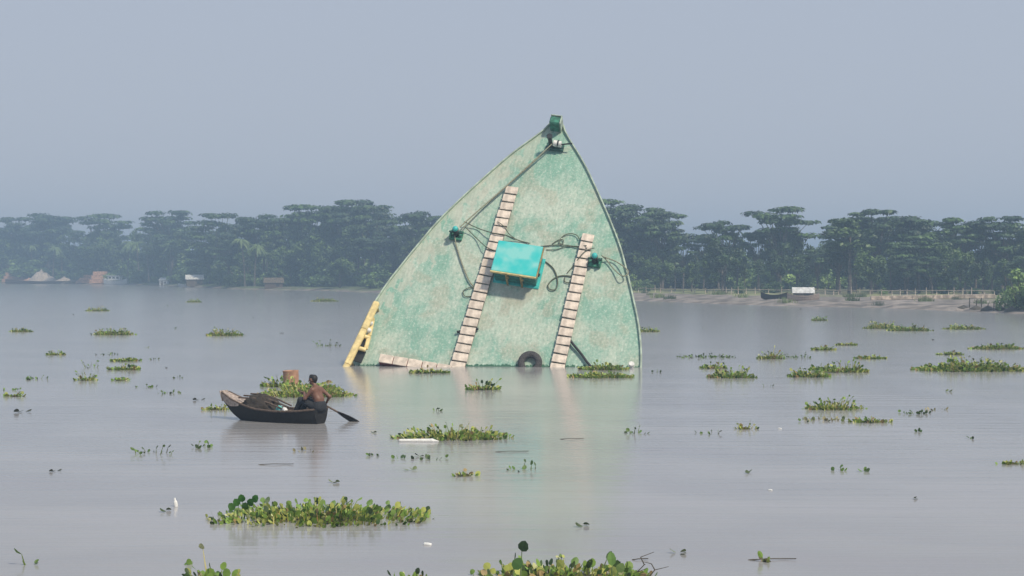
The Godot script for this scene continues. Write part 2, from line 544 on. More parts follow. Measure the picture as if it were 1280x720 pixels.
func make_ship() -> void:
	var turn := Basis(Vector3(1, 0, 0), Vector3(0, sin(deg_to_rad(60)), -cos(deg_to_rad(60))), Vector3(0, cos(deg_to_rad(60)), sin(deg_to_rad(60))))
	turn = Basis(Vector3.UP, deg_to_rad(-6.0)) * turn
	turn = turn * Basis(Vector3(0, 0, 1), deg_to_rad(-9.79))
	ship_frame = Transform3D(turn, on_water(618, 458.2))
	ship = thing("sunken_ship", "green cargo ship sunk stern first with its worn foredeck standing out of the river", "ship", ship_frame)
	# deck: slightly cambered and dented plating
	var dn := FastNoiseLite.new()
	dn.seed = 4
	dn.frequency = 0.5
	var d := MB.new()
	d.use_uv = true
	var rows := []
	for i in 70:
		var s := -4.0 + 15.05 * i / 69.0
		var hw := half_width(s)
		var row := PackedVector3Array()
		for j in 41:
			var u := (j / 20.0 - 1.0)
			var edge := clampf((1.0 - absf(u)) * 6.0, 0.0, 1.0)
			row.append(Vector3(u * hw, s, 0.10 * (1.0 - u * u) * minf(hw / 4.0, 1.0) - 0.08 + dn.get_noise_2d(u * hw, s) * 0.035 * edge))
		rows.append(row)
	d.grid(rows, false, 1.0 / 16.384)
	var dm := StandardMaterial3D.new()
	dm.resource_name = "worn_deck_paint"
	dm.albedo_texture = deck_texture()
	dm.roughness = 0.75
	part(ship, "deck", d.mesh(), dm)
	# hull sides and bottom
	var h := MB.new()
	rows = []
	for i in 40:
		var s := -4.0 + 15.0 * i / 39.0
		var hw := half_width(s)
		var dep := lerpf(0.5, 3.8, smoothstep(0.0, 0.75, (11.1 - s) / 11.0))
		var row := PackedVector3Array()
		for k in [[-1.0, -0.10], [-0.985, -0.35], [-0.93, -0.6], [-0.72, -0.85], [-0.3, -0.97], [0.0, -1.0], [0.3, -0.97], [0.72, -0.85], [0.93, -0.6], [0.985, -0.35], [1.0, -0.10]]:
			row.append(Vector3(k[0] * (hw + 0.05), s, k[1] * dep if absf(k[0]) < 1.0 else -0.10))
		rows.append(row)
	h.grid(rows)
	part(ship, "hull", h.mesh(), mats.hull)
	# gunwale: a lip round the deck, rising to the stem
	for side in [-1.0, 1.0]:
		var g := MB.new()
		rows = []
		for i in 60:
			var s := -4.0 + 15.0 * i / 59.0
			var hw := half_width(s)
			var up := 0.025
			var th := 0.07
			var x0 = side * (hw + 0.05)
			var x1 = side * maxf(hw + 0.05 - th, 0.02)
			rows.append(PackedVector3Array([Vector3(x0, s, -0.14), Vector3(x0, s, up - 0.02), Vector3(x0 - side * 0.015, s, up), Vector3(x1 + side * 0.01, s, up), Vector3(x1, s, up - 0.02), Vector3(x1, s, -0.14)]))
		for i in rows.size() - 1:
			for j in 5: g.quad(rows[i][j], rows[i + 1][j], rows[i + 1][j + 1], rows[i][j + 1])
		g.face(rows[-1], rows[-2][0])
		part(ship, "gunwale", g.mesh(), mats.gunwale)
	# stem head
	var st := MB.new()
	st.box(Vector3(0, 10.86, 0.20), Vector3(0.42, 0.34, 0.62), 0.04)
	var sh := part(ship, "stem_head", st.mesh(), mats.ship_green)
	var sc := MB.new()
	sc.box(Vector3(0.235, 10.88, 0.24), Vector3(0.05, 0.42, 0.62), 0.015)
	sc.box(Vector3(0.0, 11.05, 0.30), Vector3(0.40, 0.04, 0.52), 0.012)
	part(sh, "edge_plate", sc.mesh(), mats.gunwale)
	walkway(-1.36, -1.05, -1.6, 7.72, 0.29, 0.36)
	walkway(2.33, 2.30, -1.4, 6.10, 0.275, 0.36)
	cross_walkway()
	hatch()
	for e in [[-2.72, 5.25, 1.0], [2.78, 4.98, -1.0]]: bollard(e[0], e[1], e[2])
	windlass()
	yellow_frame()
	# bracket under the port walkway, and the white post at the deck edge
	var br := MB.new()
	br.tube(PackedVector3Array([on_deck(571, 415, 0.12), on_deck(598, 411, 0.12)]), [0.05], 8)
	part(ship, "bracket", br.mesh(), mats.black_iron)
	var wp := MB.new()
	var foot := on_deck(789, 462, 0.0)
	wp.tube(PackedVector3Array([foot + Vector3(0, -0.3, 0), foot + Vector3(0, 0.0, 0.25), foot + Vector3(0.02, 0.05, 0.40)]), [0.08, 0.09, 0.11], 10)
	part(ship, "mooring_post", wp.mesh(), mats.white_paint)

func walkway(u0: float, u1: float, s0: float, s1: float, half: float, step: float) -> void:
	var node := Node3D.new()
	node.name = "walkway"
	ship.add_child(node, true)
	var n := int((s1 - s0) / step)
	for side in [-1.0, 1.0]:
		var r := MB.new()
		r.tube(PackedVector3Array([Vector3(u0 + side * (half - 0.05), s0, 0.09), Vector3(u1 + side * (half * 0.82 - 0.05), s1, 0.09)]), [0.05], 6)
		part(node, "rail", r.mesh(), mats.plank_rail)
	var vary := []
	for k in 4:
		var b := MB.new()
		b.col = Color(1, 1, 1) * [1.0, 0.93, 1.05, 0.88][k]
		b.box(Vector3.ZERO, Vector3(half * 2.0, step - 0.042, 0.05), 0.012)
		vary.append(b.mesh())
	for i in n:
		var t := (i + 0.5) / n
		var xf := Transform3D(Basis(Vector3(0, 0, 1), rng.randf_range(-0.05, 0.05)).scaled_local(Vector3(lerpf(1.0, 0.84, t), 1, 1)), Vector3(lerpf(u0, u1, t) + rng.randf_range(-0.015, 0.015), lerpf(s0, s1, t), 0.165 + rng.randf_range(-0.008, 0.008)))
		part(node, "plank", vary[rng.randi() % 4], mats.plank, xf)

func cross_walkway() -> void:
	var a := on_deck(490, 445.5, 0.43)
	var b := on_deck(557, 454.5, 0.43)
	var mid := (a.y + b.y) * 0.5
	var node := Node3D.new()
	node.name = "cross_walkway"
	ship.add_child(node, true)
	var x0 := a.x - 0.45
	var m := MB.new()
	m.box(Vector3((x0 + b.x + 1.2) * 0.5, mid - 0.17, 0.17), Vector3(b.x + 1.2 - x0, 0.30, 0.40), 0.015)
	part(node, "base_beam", m.mesh(), mats.red_oxide)
	for i in 6:
		var p := MB.new()
		p.col = Color(1, 1, 1) * [1.0, 0.95, 1.05, 0.92, 1.0, 0.9][i]
		p.box(Vector3(x0 + 0.25 + i * 0.55, mid - 0.16, 0.40), Vector3(0.52, 0.34, 0.05), 0.012)
		part(node, "plank", p.mesh(), mats.plank)

func hatch() -> void:
	var node := Node3D.new()
	node.name = "hatch"
	ship.add_child(node, true)
	var c := MB.new()
	c.box(Vector3(0, 4.15, 0.36), Vector3(1.60, 1.18, 0.86), 0.02)
	part(node, "coaming", c.mesh(), mats.teal)
	var pl := MB.new()
	pl.box(Vector3(0.02, 4.12, 0.035), Vector3(1.78, 1.34, 0.05), 0.02)
	part(node, "base_plate", pl.mesh(), mats.turquoise)
	var l := MB.new()
	l.box(Vector3(0, 4.16, 0.845), Vector3(1.74, 1.34, 0.09), 0.025)
	var lid := part(node, "lid", l.mesh(), mats.lid)
	var tr := MB.new()
	tr.box(Vector3(0, 3.465, 0.845), Vector3(1.78, 0.05, 0.11), 0.012)
	part(lid, "trim", tr.mesh(), mats.yellow)
	var tr2 := MB.new()
	tr2.box(Vector3(0.895, 4.14, 0.845), Vector3(0.04, 1.34, 0.11), 0.01)
	part(lid, "trim", tr2.mesh(), mats.ochre)
	for x in [-0.28, 0.28]:
		var b := MB.new()
		b.box(Vector3(x, 3.46, 0.42), Vector3(0.07, 0.09, 0.86), 0.015)
		b.box(Vector3(x + 0.05, 3.44, 0.60), Vector3(0.12, 0.07, 0.10), 0.015)
		part(node, "hinge_strap", b.mesh(), mats.ochre)
	var ct := MB.new()
	ct.tube(PackedVector3Array([Vector3(0.86, 3.75, 0.62), Vector3(0.93, 3.72, 0.62)]), [0.07], 10)
	part(node, "clamp", ct.mesh(), mats.black_iron)

func bollard(u: float, s: float, flip: float) -> void:
	var node := Node3D.new()
	node.name = "bollard"
	node.position = Vector3(u, s, 0.0)
	ship.add_child(node, true)
	var stand := Transform3D(Basis(Vector3(1, 0, 0), PI / 2), Vector3.ZERO)
	var b := MB.new()
	b.box(Vector3(0, -0.02, 0.05), Vector3(0.50, 0.42, 0.10), 0.02)
	b.box(Vector3(-0.20 * flip, -0.06, 0.17), Vector3(0.07, 0.30, 0.20), 0.02)
	part(node, "base_plate", b.mesh(), mats.ship_green)
	var p := MB.new()
	p.lathe([[0.0, 0.08], [0.13, 0.08], [0.11, 0.12], [0.105, 0.40], [0.13, 0.43], [0.13, 0.46], [0.0, 0.46]], 16, stand)
	part(node, "post", p.mesh(), mats.black_iron)
	var k := MB.new()
	k.lathe([[0.0, 0.46], [0.10, 0.46], [0.115, 0.50], [0.10, 0.56], [0.06, 0.60], [0.0, 0.61]], 16, stand)
	part(node, "cap", k.mesh(), mats.turquoise)
	var a := MB.new()
	a.tube(PackedVector3Array([Vector3(-0.27, 0, 0.26), Vector3(0.27, 0, 0.26)]), [0.04], 8)
	part(node, "cross_bar", a.mesh(), mats.dark_green)

func windlass() -> void:
	var node := Node3D.new()
	node.name = "windlass"
	node.position = on_deck(694, 185, 0.0)
	ship.add_child(node, true)
	var b := MB.new()
	b.box(Vector3(0, 0, 0.06), Vector3(0.70, 0.30, 0.12), 0.02)
	part(node, "base_plate", b.mesh(), mats.dark_green)
	var d := MB.new()
	d.tube(PackedVector3Array([Vector3(-0.06, 0.05, 0.26), Vector3(0.26, 0.03, 0.26)]), [0.13], 14)
	part(node, "drum", d.mesh(), mats.white_paint)
	var e := MB.new()
	e.tube(PackedVector3Array([Vector3(0.10, 0.05, 0.26), Vector3(0.16, 0.05, 0.26)]), [0.142], 14)
	e.tube(PackedVector3Array([Vector3(-0.16, -0.02, 0.10), Vector3(-0.20, 0.08, 0.62)]), [0.09, 0.085], 10)
	e.tube(PackedVector3Array([Vector3(-0.20, 0.08, 0.60), Vector3(-0.20, 0.08, 0.68)]), [0.12], 10)
	part(node, "brake_post", e.mesh(), mats.black_iron)
	var bar := MB.new()
	bar.tube(PackedVector3Array([Vector3(0.26, 0.03, 0.26), Vector3(0.68, 0.12, 0.30)]), [0.03], 8)
	part(node, "crank_bar", bar.mesh(), mats.black_iron)

func yellow_frame() -> void:
	var node := Node3D.new()
	node.name = "yellow_rail"
	ship.add_child(node, true)
	var top := [on_deck(471, 378, 0.45), on_deck(455, 412, 0.45), on_deck(434, 456, 0.45), on_deck(424, 478, 0.45)]
	var r := MB.new()
	for i in 3:
		var a: Vector3 = top[i]
		var b: Vector3 = top[i + 1]
		var dir := (b - a).normalized()
		var side := dir.cross(Vector3(0, 0, 1)).normalized()
		r.box((a + b) * 0.5, Vector3(0.25, (b - a).length() + 0.04, 0.20), 0.05, Basis(side, dir, side.cross(dir)))
	part(node, "top_rail", r.mesh(), mats.yellow)
	var inner := [on_deck(466, 400, 0.25), on_deck(461.5, 420, 0.25), on_deck(457, 437, 0.25)]
	var q := MB.new()
	for i in 2:
		var a: Vector3 = inner[i]
		var b: Vector3 = inner[i + 1]
		var dir := (b - a).normalized()
		var side := dir.cross(Vector3(0, 0, 1)).normalized()
		q.box((a + b) * 0.5, Vector3(0.15, (b - a).length(), 0.12), 0.03, Basis(side, dir, side.cross(dir)))
	part(node, "lower_rail", q.mesh(), mats.yellow)
	for e in [[450, 419, 461, 422], [444, 434, 457, 437.5], [466, 399, 463, 396]]:
		var a := on_deck(e[0], e[1], 0.38)
		var b := on_deck(e[2], e[3], 0.25)
		var z := MB.new()
		z.tube(PackedVector3Array([a, b]), [0.085], 8)
		part(node, "bracket", z.mesh(), mats.yellow)
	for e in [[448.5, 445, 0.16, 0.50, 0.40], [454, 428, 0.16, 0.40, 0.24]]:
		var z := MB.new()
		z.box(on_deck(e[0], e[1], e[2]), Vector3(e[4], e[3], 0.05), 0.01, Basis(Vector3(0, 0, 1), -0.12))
		part(node, "gap_shade_sheet", z.mesh(), mats.black_iron)  # black sheets added to paint the shade seen through the frame openings
	for e in [[460.5, 413], [462.5, 404]]:
		var z := MB.new()
		z.lathe([[0.0, -0.1], [0.09, -0.08], [0.12, 0.0], [0.09, 0.08], [0.0, 0.1]], 12, Transform3D(Basis(), on_deck(e[0], e[1], 0.34)))
		part(node, "fender_ball", z.mesh(), mats.white_paint)
	for k in 5:
		var z := MB.new()
		var a: Vector3 = top[0].lerp(top[2], (k + 0.15) / 4.6)
		z.tube(PackedVector3Array([a, Vector3(a.x, a.y, -0.1)]), [0.05], 8)
		part(node, "stanchion", z.mesh(), mats.ochre)

# ropes and loose things lying on the deck: each a thing of its own
func deck_rope(label: String, called: String, pix: Array, r: float, m: Material) -> void:
	var p := PackedVector3Array()
	for e in pix:
		var q := on_deck(e[0], e[1], (e[2] if e.size() > 2 else r + 0.03))
		p.append(ship_frame * q)
	var b := MB.new()
	b.tube(smooth_path(p), [r * 0.78], 6)
	solo(b.mesh(), m, called, label, "rope", Transform3D())

func make_deck_things() -> void:
	deck_rope("taut pale mooring rope from the bow windlass down to the port bollard", "mooring_rope", [[690, 180, 0.3], [640, 226, 0.22], [588, 272, 0.25], [575, 284, 0.3]], 0.034, mats.rope)
	deck_rope("thinner rope running beside the taut bow rope", "mooring_rope", [[687, 186, 0.1], [660, 209], [630, 236], [592, 272, 0.1], [577, 287, 0.25]], 0.022, mats.rope)
	deck_rope("pale rope hanging from the port bollard down to the walkway", "mooring_rope", [[568, 290, 0.2], [570, 305], [577, 328], [586, 350], [592, 358]], 0.035, mats.rope)
	deck_rope("small coil of rope beside the long walkway", "rope_coil", [[592, 359], [585, 360], [579, 364], [581, 370], [589, 370], [594, 366], [592, 360]], 0.026, mats.dark_rope)
	deck_rope("dark rope from the port bollard over the walkway to the hatch", "mooring_rope", [[580, 277, 0.2], [597, 285], [615, 291, 0.24], [632, 294, 0.24], [650, 301], [662, 304]], 0.028, mats.dark_rope)
	deck_rope("dark rope slanting from the port bollard to the walkway planks", "mooring_rope", [[581, 283, 0.2], [594, 296], [607, 308, 0.24], [618, 313, 0.24], [626, 314]], 0.025, mats.dark_rope)
	deck_rope("dark rope from the hatch to the short walkway", "mooring_rope", [[676, 308], [700, 306], [720, 308], [733, 307, 0.24]], 0.03, mats.dark_rope)
	deck_rope("looped rope end between the hatch and the short walkway", "mooring_rope", [[690, 305], [698, 300], [704, 300], [703, 305], [699, 303], [704, 295], [713, 292], [721, 294], [724, 299]], 0.024, mats.dark_rope)
	deck_rope("second strand of rope beside the hatch lid", "mooring_rope", [[683, 312], [695, 312], [708, 308], [722, 309], [734, 310, 0.24]], 0.022, mats.dark_rope)
	deck_rope("dark rope hanging in a loop beside the hatch", "mooring_rope", [[682, 327], [692, 336], [697, 350], [695, 361], [688, 362], [685, 357], [690, 350], [700, 345], [712, 345], [718, 347]], 0.03, mats.dark_rope)
	deck_rope("short rope bight tucked under the short walkway", "mooring_rope", [[706, 347], [706, 352], [712, 353], [717, 349]], 0.026, mats.dark_rope)
	deck_rope("dark rope from the starboard bollard down across the short walkway", "mooring_rope", [[743, 310, 0.25], [733, 313, 0.24], [724, 322, 0.24], [716, 333], [709, 341]], 0.026, mats.dark_rope)
	deck_rope("pale rope bight hanging over the deck edge from the starboard bollard", "mooring_rope", [[752, 319, 0.2], [759, 326], [768, 337], [778, 345, 0.2], [785, 342, 0.22], [783, 336, 0.2], [772, 328], [763, 324], [754, 321, 0.2]], 0.03, mats.rope)
	deck_rope("thin line looped around the planks of the long walkway", "mooring_rope", [[622, 277, 0.23], [630, 283, 0.24], [636, 292, 0.1], [645, 299]], 0.02, mats.dark_rope)
	# dark pole beside the short walkway
	var p := MB.new()
	p.tube(smooth_path(PackedVector3Array([ship_frame * on_deck(711, 422, 0.12), ship_frame * on_deck(714, 427, 0.12), ship_frame * on_deck(727, 443, 0.09), ship_frame * on_deck(735, 454, 0.08), ship_frame * on_deck(744, 463, 0.08)])), [0.06, 0.06, 0.055, 0.05], 7)
	solo(p.mesh(), mats.black_iron, "hose", "dark hose hanging from the short walkway into the water", "hose")
	# fender tyre at the waterline
	var t := MB.new()
	var rows := []
	for i in 40:
		var a := TAU * i / 39.0
		var row := PackedVector3Array()
		for j in 14:
			var e := TAU * j / 14.0
			var lug := 1.0 + (0.035 if (i % 2 == 0 and absf(sin(e)) < 0.75 and cos(e) > 0.2) else 0.0)
			var rr := 0.325 + 0.125 * cos(e) * lug
			row.append(Vector3(cos(a) * rr, sin(a) * rr, signf(sin(e)) * pow(absf(sin(e)), 0.7) * 0.12))
		rows.append(row)
	t.grid(rows, true)
	var tf := ship_frame * Transform3D(Basis(Vector3(1, 0, 0), 0.15), on_deck(662.5, 453.5, 0.13))
	solo(t.mesh(), mats.rubber, "tyre", "black rubber fender tyre at the waterline between the two walkways", "tyre", tf)

# ---------------------------------------------------------------- the paddled boat; its own axes: x to the bow, y up, z to starboard
var boat_frame := Transform3D()

func boat_half(s: float) -> float:      # half beam at the gunwale, s metres from the stern
	return table([[0.0, 0.27], [0.35, 0.37], [0.9, 0.44], [1.5, 0.45], [2.1, 0.40], [2.7, 0.28], [3.1, 0.19], [3.35, 0.14]], s)

func boat_sheer(s: float) -> float:     # height of the gunwale
	return table([[0.0, 0.33], [0.5, 0.285], [1.2, 0.265], [1.9, 0.29], [2.5, 0.38], [3.0, 0.49], [3.35, 0.62]], s)

func boat_keel(s: float) -> float:
	return table([[0.0, -0.02], [0.4, -0.13], [1.0, -0.17], [2.0, -0.16], [2.6, -0.06], [3.0, 0.12], [3.35, 0.40]], s)

func make_boat() -> void:
	var stern := on_water(401, 529.5)
	var fwd := Vector3(-0.87, 0, -0.49).normalized()
	var seat_frame := Transform3D(Basis(fwd, Vector3.UP, fwd.cross(Vector3.UP)), stern)
	boat_frame = seat_frame * Transform3D(Basis().scaled(Vector3(0.83, 1, 1)), Vector3.ZERO)
	var boat := thing("rowing_boat", "small black tarred wooden boat with a pale upturned bow, paddled past the wreck", "boat", boat_frame)
	var out := MB.new()
	var inn := MB.new()
	var gun := [[], []]
	var ra := []
	var rb := []
	for i in 26:
		var s := 3.35 * i / 25.0
		var hw := boat_half(s)
		var top := boat_sheer(s)
		var kee := boat_keel(s)
		var row := PackedVector3Array()
		var row2 := PackedVector3Array()
		for k in 13:
			var a := (k / 12.0 * 2.0 - 1.0)
			var wide := signf(a) * pow(absf(a), 0.62)
			var up := pow(absf(a), 2.4)
			row.append(Vector3(s, lerpf(kee, top, up), wide * hw))
			row2.append(Vector3(s, lerpf(kee + 0.03, top, up), wide * (hw - 0.03)))
		ra.append(row)
		rb.append(row2)
		gun[0].append(Vector3(s, top + 0.005, -hw + 0.012))
		gun[1].append(Vector3(s, top + 0.005, hw - 0.012))
	out.grid(ra)
	part(boat, "hull", out.mesh(), mats.tarred_wood)
	inn.grid(rb)
	part(boat, "inner_planking", inn.mesh(), mats.brown_wood)
	for g in gun:
		var m := MB.new()
		m.tube(PackedVector3Array(g), [0.026], 8)
		part(boat, "gunwale", m.mesh(), mats.brown_wood)
	# stern transom and stern deck
	var t := MB.new()
	for i in 12:
		t.tri(Vector3(-0.01, boat_sheer(0.0), 0), ra[0][i] + Vector3(-0.01, 0, 0), ra[0][i + 1] + Vector3(-0.01, 0, 0))
	part(boat, "transom", t.mesh(), mats.tarred_wood)
	var sd := MB.new()
	sd.box(Vector3(0.15, 0.315, 0), Vector3(0.28, 0.03, 0.50), 0.008)
	part(boat, "stern_deck", sd.mesh(), mats.brown_wood)
	# pale bow deck of short planks and pale end board
	for i in 4:
		var b := MB.new()
		var s := 2.62 + 0.19 * i
		var w := boat_half(s + 0.09)
		var y := boat_sheer(s + 0.09) - 0.005
		var slope := atan2(boat_sheer(s + 0.18) - boat_sheer(s), 0.18)
		b.box(Vector3(s + 0.09, y, 0), Vector3(0.195, 0.03, w * 2.0 - 0.02), 0.008, Basis(Vector3(0, 0, 1), slope))
		part(boat, "bow_plank", b.mesh(), mats.pale_wood)
	var eb := MB.new()
	eb.box(Vector3(3.37, 0.54, 0), Vector3(0.04, 0.26, 0.30), 0.012, Basis(Vector3(0, 0, 1), -0.35))
	part(boat, "bow_board", eb.mesh(), mats.pale_wood)
	for side in [-1.0, 1.0]:
		var sk := MB.new()
		var rows := []
		for i in 8:
			var s := 2.55 + 0.8 * i / 7.0
			var hw := boat_half(s) + 0.012
			rows.append(PackedVector3Array([Vector3(s, boat_sheer(s), side * hw), Vector3(s, lerpf(boat_sheer(s), boat_keel(s), 0.1 + 0.65 * i / 7.0), side * (hw * (1.0 - 0.30 * i / 7.0) + 0.012))]))
		sk.grid(rows)
		part(boat, "bow_strake", sk.mesh(), mats.pale_wood)
	for s in [0.42, 1.40, 2.25]:
		var th := MB.new()
		th.box(Vector3(s, 0.17 if s < 1.0 else 0.20, 0), Vector3(0.24, 0.03, boat_half(s) * 2.0 - 0.16), 0.008)
		part(boat, "thwart", th.mesh(), mats.brown_wood)
	for s in [0.8, 1.15, 1.5, 1.85, 2.2]:
		var fl := MB.new()
		fl.box(Vector3(s, -0.055, 0), Vector3(0.3, 0.02, 0.42), 0.005)
		part(boat, "floor_board", fl.mesh(), mats.brown_wood)

	# the load: a heap of netting under bamboo poles, a cyan bag, a white bundle
	var net := MB.new()
	var rows := []
	var nn := FastNoiseLite.new()
	nn.seed = 31
	nn.frequency = 4.0
	for i in 15:
		var row := PackedVector3Array()
		for j in 28:
			var a := TAU * j / 28.0
			var e := PI * 0.5 * i / 14.0
			var p := Vector3(cos(e) * cos(a) * 0.62, sin(e) * 0.40, cos(e) * sin(a) * 0.33)
			p *= 1.0 + 0.28 * nn.get_noise_3d(p.x, p.y, p.z) + 0.08 * nn.get_noise_3d(p.x * 4.0, p.y * 4.0, p.z * 4.0)
			row.append(p)
		rows.append(row)
	net.grid(rows, true)
	solo(net.mesh(), mats.netting, "fishing_net", "heap of dark brown fishing net piled forward in the black boat", "fishing net", boat_frame * Transform3D(Basis(), Vector3(2.05, 0.20, 0.0)))
	var pg := "bamboo poles lying on the net heap"
	var ends := [[Vector3(2.75, 0.52, -0.12), Vector3(1.05, 0.30, -0.22)], [Vector3(2.7, 0.56, 0.02), Vector3(0.98, 0.34, -0.10)], [Vector3(2.55, 0.60, 0.12), Vector3(1.15, 0.36, 0.16)]]
	var says := ["bamboo pole along the near gunwale over the net heap", "bamboo pole along the middle of the net heap", "shortest bamboo pole on the net heap, by the far gunwale"]
	for i in 3:
		var b := MB.new()
		var a: Vector3 = ends[i][0]
		var z: Vector3 = ends[i][1]
		b.tube(PackedVector3Array([a, a.lerp(z, 0.35) + Vector3(0, 0.075, 0), a.lerp(z, 0.7) + Vector3(0, 0.05, 0), z]), [0.020, 0.022, 0.022, 0.018], 7)
		solo(b.mesh(), mats.brown_wood, "bamboo_pole", says[i], "pole", boat_frame, pg)
	var bag := MB.new()
	bag.nets([[Vector3(0, 0.03, 0), Vector3(0.14, 0.05, 0.03), 0.075, 0.06], [Vector3(0.05, 0.1, 0.02), Vector3(0.08, 0.14, 0.0), 0.05, 0.02], [Vector3(-0.06, 0.02, 0.05), Vector3(0.02, 0.03, 0.09), 0.05, 0.04]], 0.02, 0.04)
	solo(bag.mesh(), mats.cyan_bag, "plastic_bag", "pale cyan plastic bag lying amidships in the black boat", "bag", boat_frame * Transform3D(Basis(), Vector3(1.22, 0.235, -0.16)))
	var wb := MB.new()
	wb.nets([[Vector3(0, 0.03, 0), Vector3(0.10, 0.03, 0.03), 0.06, 0.05], [Vector3(0.04, 0.06, 0.02), Vector3(0.06, 0.08, 0.0), 0.045, 0.03]], 0.02, 0.03)
	solo(wb.mesh(), mats.foam, "cloth_bundle", "small white bundle on the gunwale beside the paddling man", "bundle", boat_frame * Transform3D(Basis(), Vector3(0.86, 0.265, -0.38)))

func grip(m: MB, at: Vector3, axis: Vector3, wrist: Vector3) -> void:
	# five fingers closed round a shaft
	var ax := axis.normalized()
	var back := (wrist - at)
	back = (back - ax * back.dot(ax)).normalized()
	var side := ax.cross(back)
	var ring := func(along: float, ang: float, r: float) -> Vector3: return at + ax * along + (back * cos(ang) + side * sin(ang)) * r
	var prims := [[wrist, at + back * 0.038, 0.026, 0.030], [at + back * 0.036 - ax * 0.028, at + back * 0.036 + ax * 0.028, 0.018, 0.018]]
	for i in 4:
		var al := -0.030 + 0.020 * i
		var ln: float = [0.88, 1.0, 0.97, 0.80][i]
		for k in 3:
			prims.append([ring.call(al, 0.5 + k * 0.85 * ln, 0.030), ring.call(al, 0.5 + (k + 1) * 0.85 * ln, 0.029), 0.0095 - k * 0.001, 0.0085 - k * 0.001])
	prims.append([ring.call(0.034, -0.3, 0.036), ring.call(0.045, -1.0, 0.032), 0.012, 0.010])
	prims.append([ring.call(0.045, -1.0, 0.032), ring.call(0.030, -1.8, 0.029), 0.010, 0.008])
	m.nets(prims, 0.005, 0.010)

